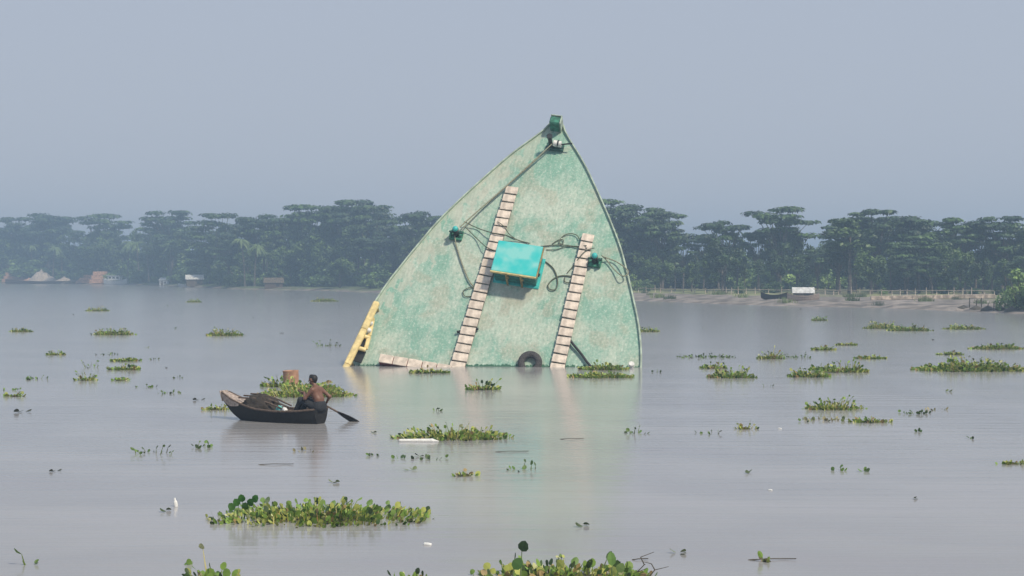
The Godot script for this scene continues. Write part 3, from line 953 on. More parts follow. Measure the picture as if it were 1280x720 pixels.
func make_person() -> void:
	var frame := Transform3D(boat_frame.basis.orthonormalized(), boat_frame.origin) * Transform3D(Basis(Vector3.UP, 0.05), Vector3(0.03, 0.285, 0.0))
	var man := thing("person", "shirtless dark-haired man in dark trousers sitting in the stern, paddling", "person", frame)
	var sk := MB.new()
	var sl := Vector3(0.10, 0.495, -0.17)
	var sr := Vector3(0.08, 0.495, 0.17)
	var g0 := Vector3(0.47, 0.40, 0.02)
	var g1 := Vector3(0.09, 0.12, 0.33)
	var shaft := (g1 - g0).normalized()
	var el := Vector3(0.25, 0.30, -0.23)
	var er := Vector3(-0.09, 0.32, 0.27)
	var wl := g0 + Vector3(-0.07, 0.015, -0.055)
	var wr := g1 + Vector3(-0.075, 0.05, -0.02)
	sk.nets([
		[Vector3(0.0, 0.10, -0.07), Vector3(0.0, 0.10, 0.07), 0.11, 0.11],
		[Vector3(0.0, 0.12, -0.03), Vector3(0.02, 0.27, -0.045), 0.10, 0.088], [Vector3(0.0, 0.12, 0.03), Vector3(0.02, 0.27, 0.045), 0.10, 0.088],
		[Vector3(0.02, 0.27, -0.045), Vector3(0.10, 0.42, -0.075), 0.088, 0.098], [Vector3(0.02, 0.27, 0.045), Vector3(0.10, 0.42, 0.075), 0.088, 0.098],
		[Vector3(0.09, 0.485, -0.13), Vector3(0.08, 0.485, 0.13), 0.062, 0.062], [Vector3(0.095, 0.522, -0.06), Vector3(0.09, 0.522, 0.06), 0.055, 0.055],
		[Vector3(0.10, 0.52, 0), Vector3(0.15, 0.615, 0), 0.056, 0.050],
		[sl, el, 0.052, 0.038], [el, wl, 0.037, 0.026], [sr, er, 0.052, 0.038], [er, wr, 0.037, 0.026],
		[Vector3(0.64, -0.17, -0.11), Vector3(0.66, -0.215, -0.11), 0.036, 0.036], [Vector3(0.64, -0.22, -0.11), Vector3(0.81, -0.232, -0.12), 0.034, 0.024],
		[Vector3(0.64, -0.17, 0.11), Vector3(0.66, -0.215, 0.11), 0.036, 0.036], [Vector3(0.64, -0.22, 0.11), Vector3(0.81, -0.232, 0.12), 0.034, 0.024],
	], 0.014, 0.045)
	var hd := Vector3(0.185, 0.715, 0)
	sk.nets([
		[hd + Vector3(-0.02, 0.015, 0), hd + Vector3(0.015, 0.015, 0), 0.082, 0.078], [hd + Vector3(0.02, -0.06, 0), hd + Vector3(0.05, -0.085, 0), 0.055, 0.036],
		[hd + Vector3(0.088, -0.01, 0), hd + Vector3(0.108, -0.035, 0), 0.011, 0.015], [hd + Vector3(0.075, 0.015, -0.035), hd + Vector3(0.075, 0.015, 0.035), 0.013, 0.013],
		[hd + Vector3(0.085, -0.066, -0.018), hd + Vector3(0.085, -0.066, 0.018), 0.009, 0.009],
		[hd + Vector3(-0.005, -0.02, -0.083), hd + Vector3(0.0, 0.015, -0.090), 0.012, 0.016], [hd + Vector3(-0.005, -0.02, 0.083), hd + Vector3(0.0, 0.015, 0.090), 0.012, 0.016],
		[Vector3(0.14, 0.59, 0), hd + Vector3(0.0, -0.05, 0), 0.050, 0.05],
	], 0.0075, 0.02)
	grip(sk, g0, shaft, wl)
	grip(sk, g1, shaft, wr)
	part(man, "body", sk.mesh(), mats.skin)
	for s in [-1.0, 1.0]:
		var e := MB.new()
		e.lathe([[0.0, -0.010], [0.009, -0.005], [0.011, 0.0], [0.009, 0.005], [0.0, 0.010]], 8, Transform3D(Basis(), hd + Vector3(0.083, 0.0, s * 0.030)))
		part(man, "eye", e.mesh(), mats.hair)
	var hr := MB.new()
	hr.nets([[hd + Vector3(-0.028, 0.035, 0), hd + Vector3(0.012, 0.042, 0), 0.085, 0.078], [hd + Vector3(-0.045, 0.0, 0), hd + Vector3(-0.05, -0.045, 0), 0.062, 0.045], [hd + Vector3(0.04, 0.085, -0.02), hd + Vector3(0.065, 0.06, 0.02), 0.028, 0.022]], 0.0085, 0.03)
	part(man, "hair", hr.mesh(), mats.hair)
	var tr := MB.new()
	tr.nets([
		[Vector3(0.0, 0.095, -0.07), Vector3(0.0, 0.095, 0.07), 0.126, 0.126], [Vector3(0.0, 0.15, -0.05), Vector3(0.0, 0.15, 0.05), 0.116, 0.116],
		[Vector3(0.04, 0.08, -0.09), Vector3(0.42, 0.25, -0.14), 0.100, 0.072], [Vector3(0.42, 0.25, -0.14), Vector3(0.63, -0.13, -0.11), 0.072, 0.058],
		[Vector3(0.04, 0.08, 0.09), Vector3(0.42, 0.22, 0.13), 0.100, 0.072], [Vector3(0.42, 0.22, 0.13), Vector3(0.63, -0.13, 0.11), 0.072, 0.058],
	], 0.014, 0.04)
	part(man, "trousers", tr.mesh(), mats.cloth_dark)
	# the paddle
	var paddle := thing("paddle", "dark wooden paddle trailing in the water beside the stern", "paddle", frame)
	var sh := MB.new()
	var top := g0 - shaft * 0.14
	var neck := g1 + shaft * 0.36
	sh.tube(PackedVector3Array([top, g0, g1, neck]), [0.019, 0.019, 0.019, 0.022], 8)
	part(paddle, "shaft", sh.mesh(), mats.brown_wood)
	var bl := MB.new()
	var rows := []
	var flat := shaft.cross(Vector3.UP).normalized()
	var thick := flat.cross(shaft).normalized()
	for i in 9:
		var t := i / 8.0
		var w := table([[0, 0.022], [0.2, 0.055], [0.6, 0.085], [0.92, 0.075], [1.0, 0.03]], t)
		var o := neck + shaft * (t * 0.62 - 0.02)
		var row := PackedVector3Array()
		for j in 10:
			var a := TAU * j / 10.0
			row.append(o + (thick * 0.75 + flat * 0.65).normalized() * cos(a) * w + (flat * 0.75 - thick * 0.65).normalized() * sin(a) * 0.014)
		rows.append(row)
	bl.grid(rows, true)
	bl.face(rows[-1], rows[-2][0])
	part(paddle, "blade", bl.mesh(), mats.tarred_wood)

func make_drum() -> void:
	var p := on_water(364, 480.5)
	var t := MB.new()
	t.lathe([[0.0, -0.25], [0.23, -0.25], [0.24, -0.23], [0.24, 0.06], [0.255, 0.08], [0.24, 0.10], [0.24, 0.23], [0.255, 0.25], [0.24, 0.27], [0.24, 0.40], [0.255, 0.42], [0.24, 0.435], [0.22, 0.43], [0.22, 0.41], [0.0, 0.41]], 24)
	var o := thing("drum", "rust-brown drum floating upright in the weed behind the black boat", "drum", Transform3D(Basis(Vector3(0, 0, 1), 0.04), p))
	part(o, "barrel", t.mesh(), mats.rust)
	var b := MB.new()
	b.tube(PackedVector3Array([Vector3(0.10, 0.405, 0.10), Vector3(0.10, 0.435, 0.10)]), [0.035], 10)
	part(o, "bung", b.mesh(), mats.black_iron)

# ---------------------------------------------------------------- water hyacinth
func blade(m: MB, at: Vector3, axis: Vector3, side: Vector3, l: float, w: float, cup: float) -> void:
	var nrm := axis.cross(side)
	var o := [[0.0, 0.0], [-0.40, 0.20], [-0.52, 0.52], [-0.34, 0.85], [0.0, 1.0], [0.34, 0.85], [0.52, 0.52], [0.40, 0.20]]
	var p := PackedVector3Array()
	for e in o: p.append(at + axis * (e[1] * l) + side * (e[0] * w) + nrm * (cup * e[0] * e[0] * 4.0 * w - 0.12 * l * e[1] * e[1]))
	var mid := at + axis * (0.5 * l) - nrm * (0.03 * l)
	for i in 8: m.tri(mid, p[i], p[(i + 1) % 8])

func stalk(m: MB, a: Vector3, b: Vector3, r: float) -> void:
	var d := (b - a).normalized()
	var x := d.cross(Vector3(0.3, 0.1, 1.0)).normalized()
	var y := d.cross(x)
	var mid := a.lerp(b, 0.4)
	var p := []
	for k in 3:
		var e := x * cos(TAU * k / 3.0) + y * sin(TAU * k / 3.0)
		p.append([a + e * r * 0.6, mid + e * r, b + e * r * 0.4])
	for k in 3:
		var q: Array = p[k]
		var z: Array = p[(k + 1) % 3]
		m.quad(q[0], q[1], z[1], z[0])
		m.quad(q[1], q[2], z[2], z[1])

func leaf_tint(kind: int) -> Color:
	var k := rng.randf()
	var b := rng.randf_range(0.65, 1.25)
	var c := Color(0.185, 0.30, 0.055)
	if kind == 1:
		c = Color(0.06, 0.10, 0.035) if k < 0.45 else Color(0.13, 0.23, 0.05)
	elif kind == 2:
		c = Color(0.36, 0.33, 0.18) if k < 0.65 else Color(0.16, 0.20, 0.07)
	elif k < 0.27: c = Color(0.40, 0.44, 0.11)
	elif k < 0.38: c = Color(0.055, 0.11, 0.03)
	elif k < 0.46: c = Color(0.34, 0.25, 0.11)
	elif k < 0.55: c = Color(0.50, 0.51, 0.25)
	return Color(c.r * b, c.g * b, c.b * b)

func one_leaf(m: MB, base: Vector3, high: float, out: Vector3, size: float, tint: Color) -> void:
	var lean := (out * rng.randf_range(0.1, 0.75) + Vector3(rng.randf_range(-0.3, 0.3), 1.0, rng.randf_range(-0.3, 0.3))).normalized()
	var tip := base + lean * high
	m.col = Color(tint.r * 1.15 + 0.02, tint.g * 1.05, tint.b)
	if high > 0.03: stalk(m, base - Vector3(0, 0.02, 0), tip, 0.007 + size * 0.05)
	m.col = tint
	var axis := (lean + out * rng.randf_range(0.2, 1.4) + Vector3(rng.randf_range(-0.5, 0.5), rng.randf_range(-0.3, 0.3), rng.randf_range(-0.5, 0.5))).normalized()
	var side := axis.cross(Vector3(rng.randf_range(-1, 1), rng.randf_range(0.2, 1), rng.randf_range(-1, 1))).normalized()
	blade(m, tip, axis, side, size, size * rng.randf_range(0.45, 1.0), rng.randf_range(0.02, 0.12))

var leaf_set := []

func make_leaf_set() -> void:
	for k in 12:
		var m := MB.new()
		one_leaf(m, Vector3.ZERO, 0.05 + 0.045 * (k % 4), Vector3(0.6, 0, 0), 0.125, leaf_tint(1 if k % 4 == 3 else 0))
		leaf_set.append(m.mesh())

# py is the pixel row where the raft meets the water on the near side
func hyacinth(px: float, py: float, wpx: float, hpx: float, kind: int, label: String, group := "", called := "water_hyacinth") -> void:
	var near := on_water(px, py)
	var s := FOCAL / -near.z
	var rx := maxf(wpx / s * 0.5, 0.06)
	var rz := clampf(rx * (0.55 if kind == 0 else 0.8), 0.05, 1.4)
	var depth_px := 2.0 * rz * s * EYE / -near.z
	var high := clampf((hpx - depth_px * 0.6) / s * 1.3, 0.07, 0.6)
	var o := thing(called, label, "plant", Transform3D(Basis(), near + Vector3(0, 0, -rz)), group)
	var area := PI * rx * rz
	var n := clampi(int(area * (340.0 if kind == 0 else 46.0) ), 4, 1800)
	var fol := MB.new()
	var big := 0
	var ragged := FastNoiseLite.new()
	ragged.seed = int(px * 7.0 + py)
	ragged.frequency = 0.9 / maxf(rx, 0.3)
	for i in n:
		var p := Vector3.ZERO
		for tries in 12:
			p = Vector3(rng.randf_range(-1, 1), 0, rng.randf_range(-1, 1))
			var edge := 1.0 + 0.9 * ragged.get_noise_2d(p.x * rx * 2.0, p.z * rz * 2.0)
			if p.length() < edge * 0.95: break
		if i % 7 == 0 and n > 12: p = p.normalized() * rng.randf_range(0.85, 1.15)      # stragglers round the edge
		var out := p.normalized()
		var dome := clampf(1.15 - p.length_squared() * 0.95, 0.0, 1.0)
		var lump := 0.55 + 0.75 * ragged.get_noise_2d(p.x * rx * 3.0 + 40.0, p.z * rz * 3.0)
		p = Vector3(p.x * rx, 0, p.z * rz)
		var h := maxf(0.0, high * clampf(lump, 0.1, 1.0) * pow(rng.randf(), 1.4) * (dome if kind == 0 else 1.0) - 0.03)
		var size := rng.randf_range(0.045, 0.105) 
		if kind == 2: h *= 0.4
		if s < 45.0 and kind == 0: size *= 1.3
		if s * size > 8.0 and big < 70 and (i % 3 == 0 or n < 40):
			big += 1
			part(o, "leaf", leaf_set[rng.randi() % 12], mats.hyacinth, Transform3D(Basis(Vector3.UP, atan2(-out.z, out.x) + rng.randf_range(-0.8, 0.8)).scaled_local(Vector3.ONE * rng.randf_range(0.5, 0.95)), p - Vector3(0, 0.03, 0)))
		else:
			one_leaf(fol, p, h, out, size, leaf_tint(kind))
	if fol.v.size():
		part(o, "foliage", fol.mesh(), mats.hyacinth).set_meta("kind", "stuff")
	if kind == 0:
		# matted roots and stems lying at the surface
		var r := MB.new()
		var rows := []
		for i in 5:
			var row := PackedVector3Array()
			for j in 30:
				var a := TAU * j / 30.0
				var k := (4 - i) / 4.0
				var q := Vector3(cos(a) * k, 0, sin(a) * k)
				var w := 0.74 * (1.0 + 0.5 * ragged.get_noise_2d(q.x * rx * 2.0, q.z * rz * 2.0))
				row.append(Vector3(q.x * rx * w, -0.02 + 0.055 * sin(PI * 0.5 * (1.0 - k)) + 0.01 * rng.randf() if i > 0 else -0.04, q.z * rz * w))
			rows.append(row)
		r.col = Color(0.075, 0.075, 0.03)
		r.grid(rows, true)
		part(o, "root_mat", r.mesh(), mats.twig_mat)

func tall_leaf(o: Node3D, at: Vector3, high: float, size: float, axis: Vector3, tint: Color, broad := 0.8) -> void:
	var m := MB.new()
	m.col = Color(0.14, 0.20, 0.07)
	stalk(m, at, at + Vector3(0.02, high, 0), 0.012)
	m.col = tint
	blade(m, at + Vector3(0.02, high, 0), axis.normalized(), Vector3(0, 0.5, 1).cross(axis).normalized(), size, size * broad, 0.08)
	part(o, "leaf", m.mesh(), mats.hyacinth)

func make_plants() -> void:
	make_leaf_set()
	# dense rafts with a label of their own
	hyacinth(395, 658, 262, 40, 0, "long raft of yellow-green water hyacinth with a bushy dark leaf clump at one end")
	hyacinth(563, 551, 136, 26, 0, "raft of glossy water hyacinth with a strip of white foam along its edge")
	hyacinth(1225, 465, 132, 38, 0, "widest pale green mat of water hyacinth, drifting off the mud bank")
	hyacinth(378, 497, 116, 30, 0, "raft of water hyacinth behind the black boat, around the drum")
	hyacinth(349, 484, 40, 24, 0, "leafy tuft of water hyacinth growing up against the drum")
	hyacinth(385, 488, 66, 15, 0, "low strip of water hyacinth in front of the drum")
	hyacinth(268, 513, 36, 12, 0, "small tuft of water hyacinth at the bow of the black boat")
	hyacinth(604, 488, 40, 18, 0, "bright green tuft of water hyacinth in front of the sunken deck")
	hyacinth(536, 467, 46, 9, 0, "thin line of water hyacinth below the cross planks of the wreck")
	hyacinth(755, 463, 56, 11, 0, "water hyacinth washed against the wreck by the hose")
	hyacinth(752, 473, 74, 9, 0, "low strip of water hyacinth just off the wreck by the hose")
	hyacinth(1047, 513, 68, 23, 0, "rounded raft of water hyacinth with raised dark leaves, alone on open water")
	hyacinth(705, 733, 210, 36, 0, "raft of brown and green water hyacinth with one tall round leaf standing up")
	hyacinth(262, 727, 62, 38, 0, "leafy upright sprig of water hyacinth beside the long yellow-green raft")
	hyacinth(508, 730, 44, 30, 0, "few large glossy water hyacinth leaves by the raft with the tall round leaf")
	for e in [[120, 389, 26, 10], [138, 419, 48, 17], [279, 420, 44, 14], [24, 415, 26, 6], [242, 378, 18, 8], [68, 444, 22, 9], [155, 452, 34, 7], [153, 463, 38, 10], [106, 476, 26, 16], [149, 476, 18, 6], [17, 496, 20, 9], [405, 377, 32, 8], [582, 596, 26, 12], [811, 415, 26, 9], [933, 537, 25, 16], [918, 473, 56, 21], [893, 461, 30, 10], [965, 449, 32, 16], [1060, 466, 56, 19], [1015, 472, 50, 16], [1030, 463, 34, 8], [1090, 449, 34, 7], [1105, 411, 42, 15], [1140, 414, 52, 9], [1208, 412, 46, 7], [1250, 437, 60, 9], [1090, 529, 50, 9], [1266, 581, 30, 8], [958, 703, 18, 14], [1025, 401, 18, 8], [1030, 438, 28, 7], [1060, 432, 24, 5], [1190, 444, 30, 6]]:
		var size_: String = "tiny tuft" if e[2] < 27 else "mid-sized raft" if e[2] < 45 else "wide raft"
		var spot: String
		if e[0] < 430: spot = "below the far bank and the brick stacks" if e[1] < 430 else "on the water beyond the black boat's bow"
		elif e[0] < 800: spot = "in the reflection of the wreck"
		elif e[1] < 425: spot = "just off the mud bank"
		elif e[0] > 1180 and e[1] < 470: spot = "beside the widest pale mat"
		elif e[1] < 480: spot = "between the wreck and the widest pale mat"
		else: spot = "on open water around the rounded raft"
		hyacinth(e[0], e[1], e[2], e[3], 0, size_ + " of green water hyacinth " + spot, "green hyacinth rafts " + spot)
	var loose := "loose dark sprig of water hyacinth with a few lifted leaves"
	for e in [[190, 569, 48, 17], [245, 561, 38, 18], [39, 475, 36, 9], [795, 543, 34, 20], [890, 543, 36, 12], [652, 590, 44, 16], [410, 433, 32, 8], [470, 571, 32, 9], [535, 576, 44, 8], [1047, 590, 24, 8], [1080, 590, 10, 8], [960, 484, 14, 12], [885, 448, 66, 6], [1150, 518, 40, 7], [1215, 549, 12, 6], [545, 514, 9, 9], [10, 489, 22, 5], [179, 485, 28, 8], [222, 473, 18, 5], [207, 493, 30, 6], [35, 707, 9, 9], [230, 708, 14, 8], [1000, 448, 36, 8], [820, 466, 12, 6], [500, 574, 18, 6], [1148, 540, 8, 8], [191, 450, 18, 4], [133, 444, 26, 4], [1010, 528, 18, 5], [112, 460, 22, 16]]:
		hyacinth(e[0], e[1], e[2], e[3], 1, loose, "loose sprigs on the open river", "hyacinth_sprig")
	for e in [[383, 566, 38, 10], [1040, 527, 60, 5], [1175, 514, 30, 4]]:
		hyacinth(e[0], e[1], e[2], e[3], 2, "patch of pale withered water hyacinth lying flat on the river", "withered patches on the river", "withered_hyacinth")
	# tall leaves that stand above the near rafts
	var a := on_water(650, 735)
	var o := thing("tall_hyacinth", "tall single stem with one dark round leaf above the brown-green raft", "plant", Transform3D(Basis(), a))
	tall_leaf(o, Vector3.ZERO, 0.40, 0.15, Vector3(0.2, 0.75, 0.5), Color(0.035, 0.075, 0.02))
	tall_leaf(o, Vector3(-0.09, 0, 0.1), 0.22, 0.15, Vector3(0.5, 0.8, 0.1), Color(0.06, 0.14, 0.03))
	o = thing("tall_hyacinth", "pale green upright leaf on a stem at the end of the brown-green raft", "plant", Transform3D(Basis(), on_water(763, 735)))
	tall_leaf(o, Vector3.ZERO, 0.24, 0.16, Vector3(-0.1, 1, 0.1), Color(0.14, 0.26, 0.06), 0.6)
	tall_leaf(o, Vector3(0.06, 0, 0.05), 0.18, 0.12, Vector3(0.5, 1, 0.3), Color(0.16, 0.24, 0.07))
	o = thing("tall_hyacinth", "dark bushy leaves standing at one end of the long yellow-green raft", "plant", Transform3D(Basis(), on_water(302, 652)))
	for k in 6:
		tall_leaf(o, Vector3(-0.12 + 0.05 * k, 0, -0.04 * (k % 3)), 0.16 + 0.05 * (k % 3), 0.13, Vector3(-0.5 + 0.2 * k, 0.8, 0.5), Color(0.05, 0.13 + 0.02 * (k % 3), 0.025))
	o = thing("tall_hyacinth", "bright young leaf standing in the middle of the long yellow-green raft", "plant", Transform3D(Basis(), on_water(397, 652)))
	tall_leaf(o, Vector3.ZERO, 0.16, 0.17, Vector3(0.35, 1, 0.2), Color(0.24, 0.36, 0.09), 0.35)
	tall_leaf(o, Vector3(-0.08, 0, 0.03), 0.10, 0.17, Vector3(0.6, 0.8, 0.1), Color(0.28, 0.36, 0.09), 0.35)
	# bare twigs standing in the near raft
	for e in [[795, 722, 0.26, "forked bare twig standing at the end of the brown-green raft"], [818, 724, 0.20, "thin bare twig leaning out beyond the brown-green raft"]]:
		var m := MB.new()
		var p := Vector3.ZERO
		for k in 4:
			var t := p + Vector3(rng.randf_range(-0.08, 0.10), e[2] * 0.33, rng.randf_range(-0.03, 0.03))
			m.tube(PackedVector3Array([p, t]), [0.007, 0.006], 5)
			m.tube(PackedVector3Array([t, t + Vector3(rng.randf_range(-0.14, 0.16), rng.randf_range(-0.02, 0.06), 0)]), [0.005, 0.003], 5)
			p = t
			if k == 2: break
		solo(m.mesh(), mats.twig, "twig", e[3], "twig", Transform3D(Basis(), on_water(e[0], e[1]) - Vector3(0, 0.03, 0)))
	# floating sticks, foam and scraps
	for e in [[345, 581, 44, "stick with a torn root floating between the black boat and the long raft"], [640, 565, 42, "thin straight stick floating off the raft with white foam"], [715, 549, 30, "thin reddish stick floating in the reflection of the wreck"], [800, 700, 20, "short twig floating near the forked twigs"], [965, 700, 60, "thin drifting stem beside the lone bud-like plant"]]:
		var m := MB.new()
		var p := on_water(e[0], e[1])
		var l: float = e[2] / FOCAL * -p.z
		m.tube(smooth_path(PackedVector3Array([Vector3(-l * 0.5, 0.0, 0), Vector3(-l * 0.1, 0.02, 0.03), Vector3(l * 0.25, 0.012, -0.03), Vector3(l * 0.5, 0.02, 0.02)])), [0.006, 0.009, 0.009, 0.006], 5)
		solo(m.mesh(), mats.twig, "floating_stick", e[3], "stick", Transform3D(Basis(), p))
	var f := MB.new()
	var fp := on_water(522, 552)
	f.nets([[Vector3(-0.36, 0.02, 0), Vector3(0.30, 0.02, 0.02), 0.035, 0.045], [Vector3(0.3, 0.02, 0.02), Vector3(0.42, 0.01, 0.05), 0.04, 0.02]], 0.018, 0.02)
	solo(f.mesh(), mats.foam, "foam_strip", "strip of white foam floating along the edge of the glossy raft", "foam", Transform3D(Basis(), fp))
	for e in [[220, 633, 0.045, 0.16, "white bottle standing half sunk near the long yellow-green raft", "bottle"]]:
		var m := MB.new()
		m.lathe([[0.0, -0.08], [0.04, -0.08], [0.042, 0.06], [0.036, 0.10], [0.016, 0.13], [0.016, 0.17], [0.0, 0.17]], 12)
		solo(m.mesh(), mats.foam, "floating_bottle", e[4], e[5], Transform3D(Basis(Vector3(0, 0, 1), 0.15).scaled(Vector3.ONE * 0.75), on_water(e[0], e[1])))
	for e in [[535, 681, 12], [963, 613, 6], [975, 536, 5]]:
		var m := MB.new()
		var p := on_water(e[0], e[1])
		var l: float = e[2] / FOCAL * -p.z
		m.nets([[Vector3(-l * 0.3, 0.005, 0), Vector3(l * 0.2, 0.006, 0.03), l * 0.22, l * 0.18], [Vector3(0, 0.01, 0), Vector3(l * 0.3, 0.004, -0.02), l * 0.16, l * 0.12]], l * 0.09, l * 0.1)
		solo(m.mesh(), mats.foam, "foam_scrap", "small scrap of white foam floating alone on the river", "foam", Transform3D(Basis(), p), "scraps of white foam")
	# single leaves and bits adrift
	var bits := []
	for k in 3:
		var m := MB.new()
		m.col = [Color(0.08, 0.11, 0.05), Color(0.06, 0.07, 0.045), Color(0.16, 0.20, 0.09)][k]
		for i in 3:
			var at := Vector3(rng.randf_range(-0.12, 0.12), 0.012, rng.randf_range(-0.12, 0.12))
			var ang := rng.randf() * TAU
			blade(m, at, Vector3(cos(ang), rng.randf_range(0.0, 0.5), sin(ang)).normalized(), Vector3(-sin(ang), 0, cos(ang)), 0.12, 0.09, 0.1)
		bits.append(m.mesh())
	for i in 52:
		var py := 366.0 + 350.0 * pow(rng.randf(), 1.6)
		var px := rng.randf_range(10, 1270)
		if py > 590.0 and rng.randf() < 0.55: continue
		if px > 425 and px < 810 and py < 475: continue
		if px > 260 and px < 450 and py > 455 and py < 545: continue
		var p := on_water(px, py)
		if -p.z > shore_depth(px) - 4.0: continue
		solo(bits[i % 3], mats.hyacinth, "floating_leaves", "few dark loose leaves floating flat on the river", "leaves", Transform3D(Basis(Vector3.UP, rng.randf() * TAU).scaled(Vector3.ONE * rng.randf_range(0.7, 1.7) * (1.0 if py < 520.0 else 0.6)), p), "loose leaves adrift on the river")

# ---------------------------------------------------------------- trees
func leaf_card(m: MB, p: Vector3, size: float, nrm: Vector3) -> void:
	var x := nrm.cross(Vector3(rng.randf_range(-1, 1), rng.randf_range(-1, 1), rng.randf_range(-1, 1))).normalized()
	var y := nrm.cross(x).normalized()
	var a := p + x * size
	var b := p + y * size * 0.55 + nrm * size * 0.15
	var c := p - x * size * 0.8
	var d := p - y * size * 0.5
	m.tri(a, b, c)
	m.tri(a, c, d)

func clump(m: MB, at: Vector3, r: Vector3, n: int, size: float, tint: Color, flat: float) -> void:
	for i in n:
		var e := Vector3(rng.randfn(), rng.randfn(), rng.randfn()).normalized()
		var k := pow(rng.randf(), 0.4)
		var p := at + e * r * k
		var nrm := (Vector3(rng.randfn(), rng.randfn(), rng.randfn()).normalized() * (1.0 - flat) + Vector3.UP * flat + e * 0.5).normalized()
		var b := rng.randf_range(0.7, 1.35)
		m.col = Color(tint.r * b, tint.g * b, tint.b * b)
		leaf_card(m, p, size * rng.randf_range(0.6, 1.3), nrm)

func limb(m: MB, a: Vector3, b: Vector3, r0: float, r1: float, bow := 0.0) -> void:
	m.col = Color.WHITE
	m.tube(PackedVector3Array([a, a.lerp(b, 0.35) + Vector3(0, -bow, 0), a.lerp(b, 0.7) + Vector3(0, bow * 0.4, 0), b]), [r0, lerpf(r0, r1, 0.4), lerpf(r0, r1, 0.7), r1], 6, false)

# kinds: rain (flat layered crown), broad (round), slender (narrow, pale trunk), palm, bush; each is 12 m tall but bush 3 m
func tree_meshes(kind: String, seed_: int, tint: Color) -> Dictionary:
	rng.seed = seed_
	var t := MB.new()
	var f := MB.new()
	var high := 12.0
	match kind:
		"rain":
			var fork := Vector3(rng.randf_range(-0.5, 0.5), rng.randf_range(4.2, 5.2), rng.randf_range(-0.4, 0.4))
			limb(t, Vector3(0, -0.4, 0), fork, 0.34, 0.24)
			for i in 17:
				var a := TAU * i / 17.0 * 2.4 + rng.randf_range(-0.3, 0.3)
				var rad := rng.randf_range(0.3, 1.0)
				var rr := rad * 5.4
				var y := 11.7 - 1.6 * rad * rad - 1.15 * (i % 3) * rng.randf_range(0.7, 1.2)
				var c := Vector3(cos(a) * rr, y, sin(a) * rr * 0.85)
				limb(t, fork + Vector3(0, rng.randf_range(-0.6, 0.8), 0), c - Vector3(0, 0.3, 0), 0.13, 0.04, 0.25)
				var k := rng.randf_range(0.6, 1.5)
				clump(f, c, Vector3(rng.randf_range(1.7, 2.9), rng.randf_range(0.25, 0.45), rng.randf_range(1.5, 2.4)), 150, 0.38, Color(tint.r * k, tint.g * k, tint.b), 0.7)
			for i in 8:
				var a := rng.randf() * TAU
				clump(f, Vector3(cos(a) * 2.4, rng.randf_range(5.6, 8.0), sin(a) * 2.2), Vector3(1.5, 0.8, 1.4), 90, 0.42, Color(tint.r, tint.g, tint.b), 0.3)
		"broad":
			limb(t, Vector3(0, -0.4, 0), Vector3(0.2, 5.0, 0), 0.32, 0.2)
			for i in 26:
				var e := Vector3(rng.randfn(), rng.randfn(), rng.randfn()).normalized() * pow(rng.randf(), 0.35)
				var c := Vector3(e.x * 3.3, 7.2 + e.y * 4.0, e.z * 3.2)
				if i % 3 == 0: limb(t, Vector3(0.2, rng.randf_range(3.2, 5.0), 0), c, 0.11, 0.03, 0.2)
				var k := rng.randf_range(0.6, 1.5)
				clump(f, c, Vector3.ONE * rng.randf_range(0.9, 1.45), 110, 0.36, Color(tint.r * k, tint.g * k, tint.b), 0.15)
		"slender":
			limb(t, Vector3(0, -0.4, 0), Vector3(rng.randf_range(-0.3, 0.3), 11.0, 0), 0.17, 0.05)
			for i in 16:
				var y := rng.randf_range(5.0, 11.5)
				var a := rng.randf() * TAU
				var rr := rng.randf_range(0.2, 1.0) * 1.5 * (1.0 if y < 9.5 else 0.6)
				var c := Vector3(cos(a) * rr, y, sin(a) * rr)
				limb(t, Vector3(0, y - 0.9, 0), c, 0.05, 0.02)
				var k := rng.randf_range(0.8, 1.25)
				clump(f, c, Vector3(0.8, 0.65, 0.8), 80, 0.30, Color(tint.r * k, tint.g * k, tint.b), 0.1)
		"palm":
			var top := Vector3(rng.randf_range(-0.8, 0.8), 10.6, rng.randf_range(-0.5, 0.5))
			t.col = Color(1.5, 1.5, 1.5)
			t.tube(PackedVector3Array([Vector3(0, -0.4, 0), Vector3(top.x * 0.15, 3.5, 0), Vector3(top.x * 0.5, 7.5, top.z * 0.4), top]), [0.24, 0.17, 0.15, 0.14], 7, false)
			for i in 20:
				var a := TAU * i / 20.0 + rng.randf_range(-0.2, 0.2)
				var lift := rng.randf_range(-0.5, 1.1)
				var dir := Vector3(cos(a), 0, sin(a))
				var prev := top
				var side := Vector3(-sin(a), 0, cos(a))
				for k in range(1, 11):
					var s := k / 10.0
					var p := top + dir * (s * 2.7) + Vector3(0, lift * s * 1.6 - s * s * 2.2, 0)
					var ll := 0.62 * sin(PI * (0.15 + 0.8 * s)) + 0.08
					var b := rng.randf_range(0.75, 1.3)
					f.col = Color(tint.r * b, tint.g * b, tint.b * b)
					for sd in [-1.0, 1.0]:
						var tip: Vector3 = p + side * (sd * ll * 0.7) + Vector3(0, -ll * 0.55, 0) + dir * 0.12
						f.tri(prev, p, tip)
					prev = p
		"bush":
			high = 3.0
			for i in 5: limb(t, Vector3(rng.randf_range(-0.4, 0.4), -0.3, rng.randf_range(-0.3, 0.3)), Vector3(rng.randf_range(-1.2, 1.2), rng.randf_range(1.2, 2.2), rng.randf_range(-0.8, 0.8)), 0.06, 0.02)
			for i in 15:
				var c := Vector3(rng.randf_range(-1.5, 1.5), rng.randf_range(0.3, 2.4), rng.randf_range(-1.0, 1.0))
				c.y *= 1.0 - 0.22 * absf(c.x)
				var k := rng.randf_range(0.75, 1.3)
				clump(f, c, Vector3(0.62, 0.5, 0.55), 90, 0.17, Color(tint.r * k, tint.g * k, tint.b), 0.1)
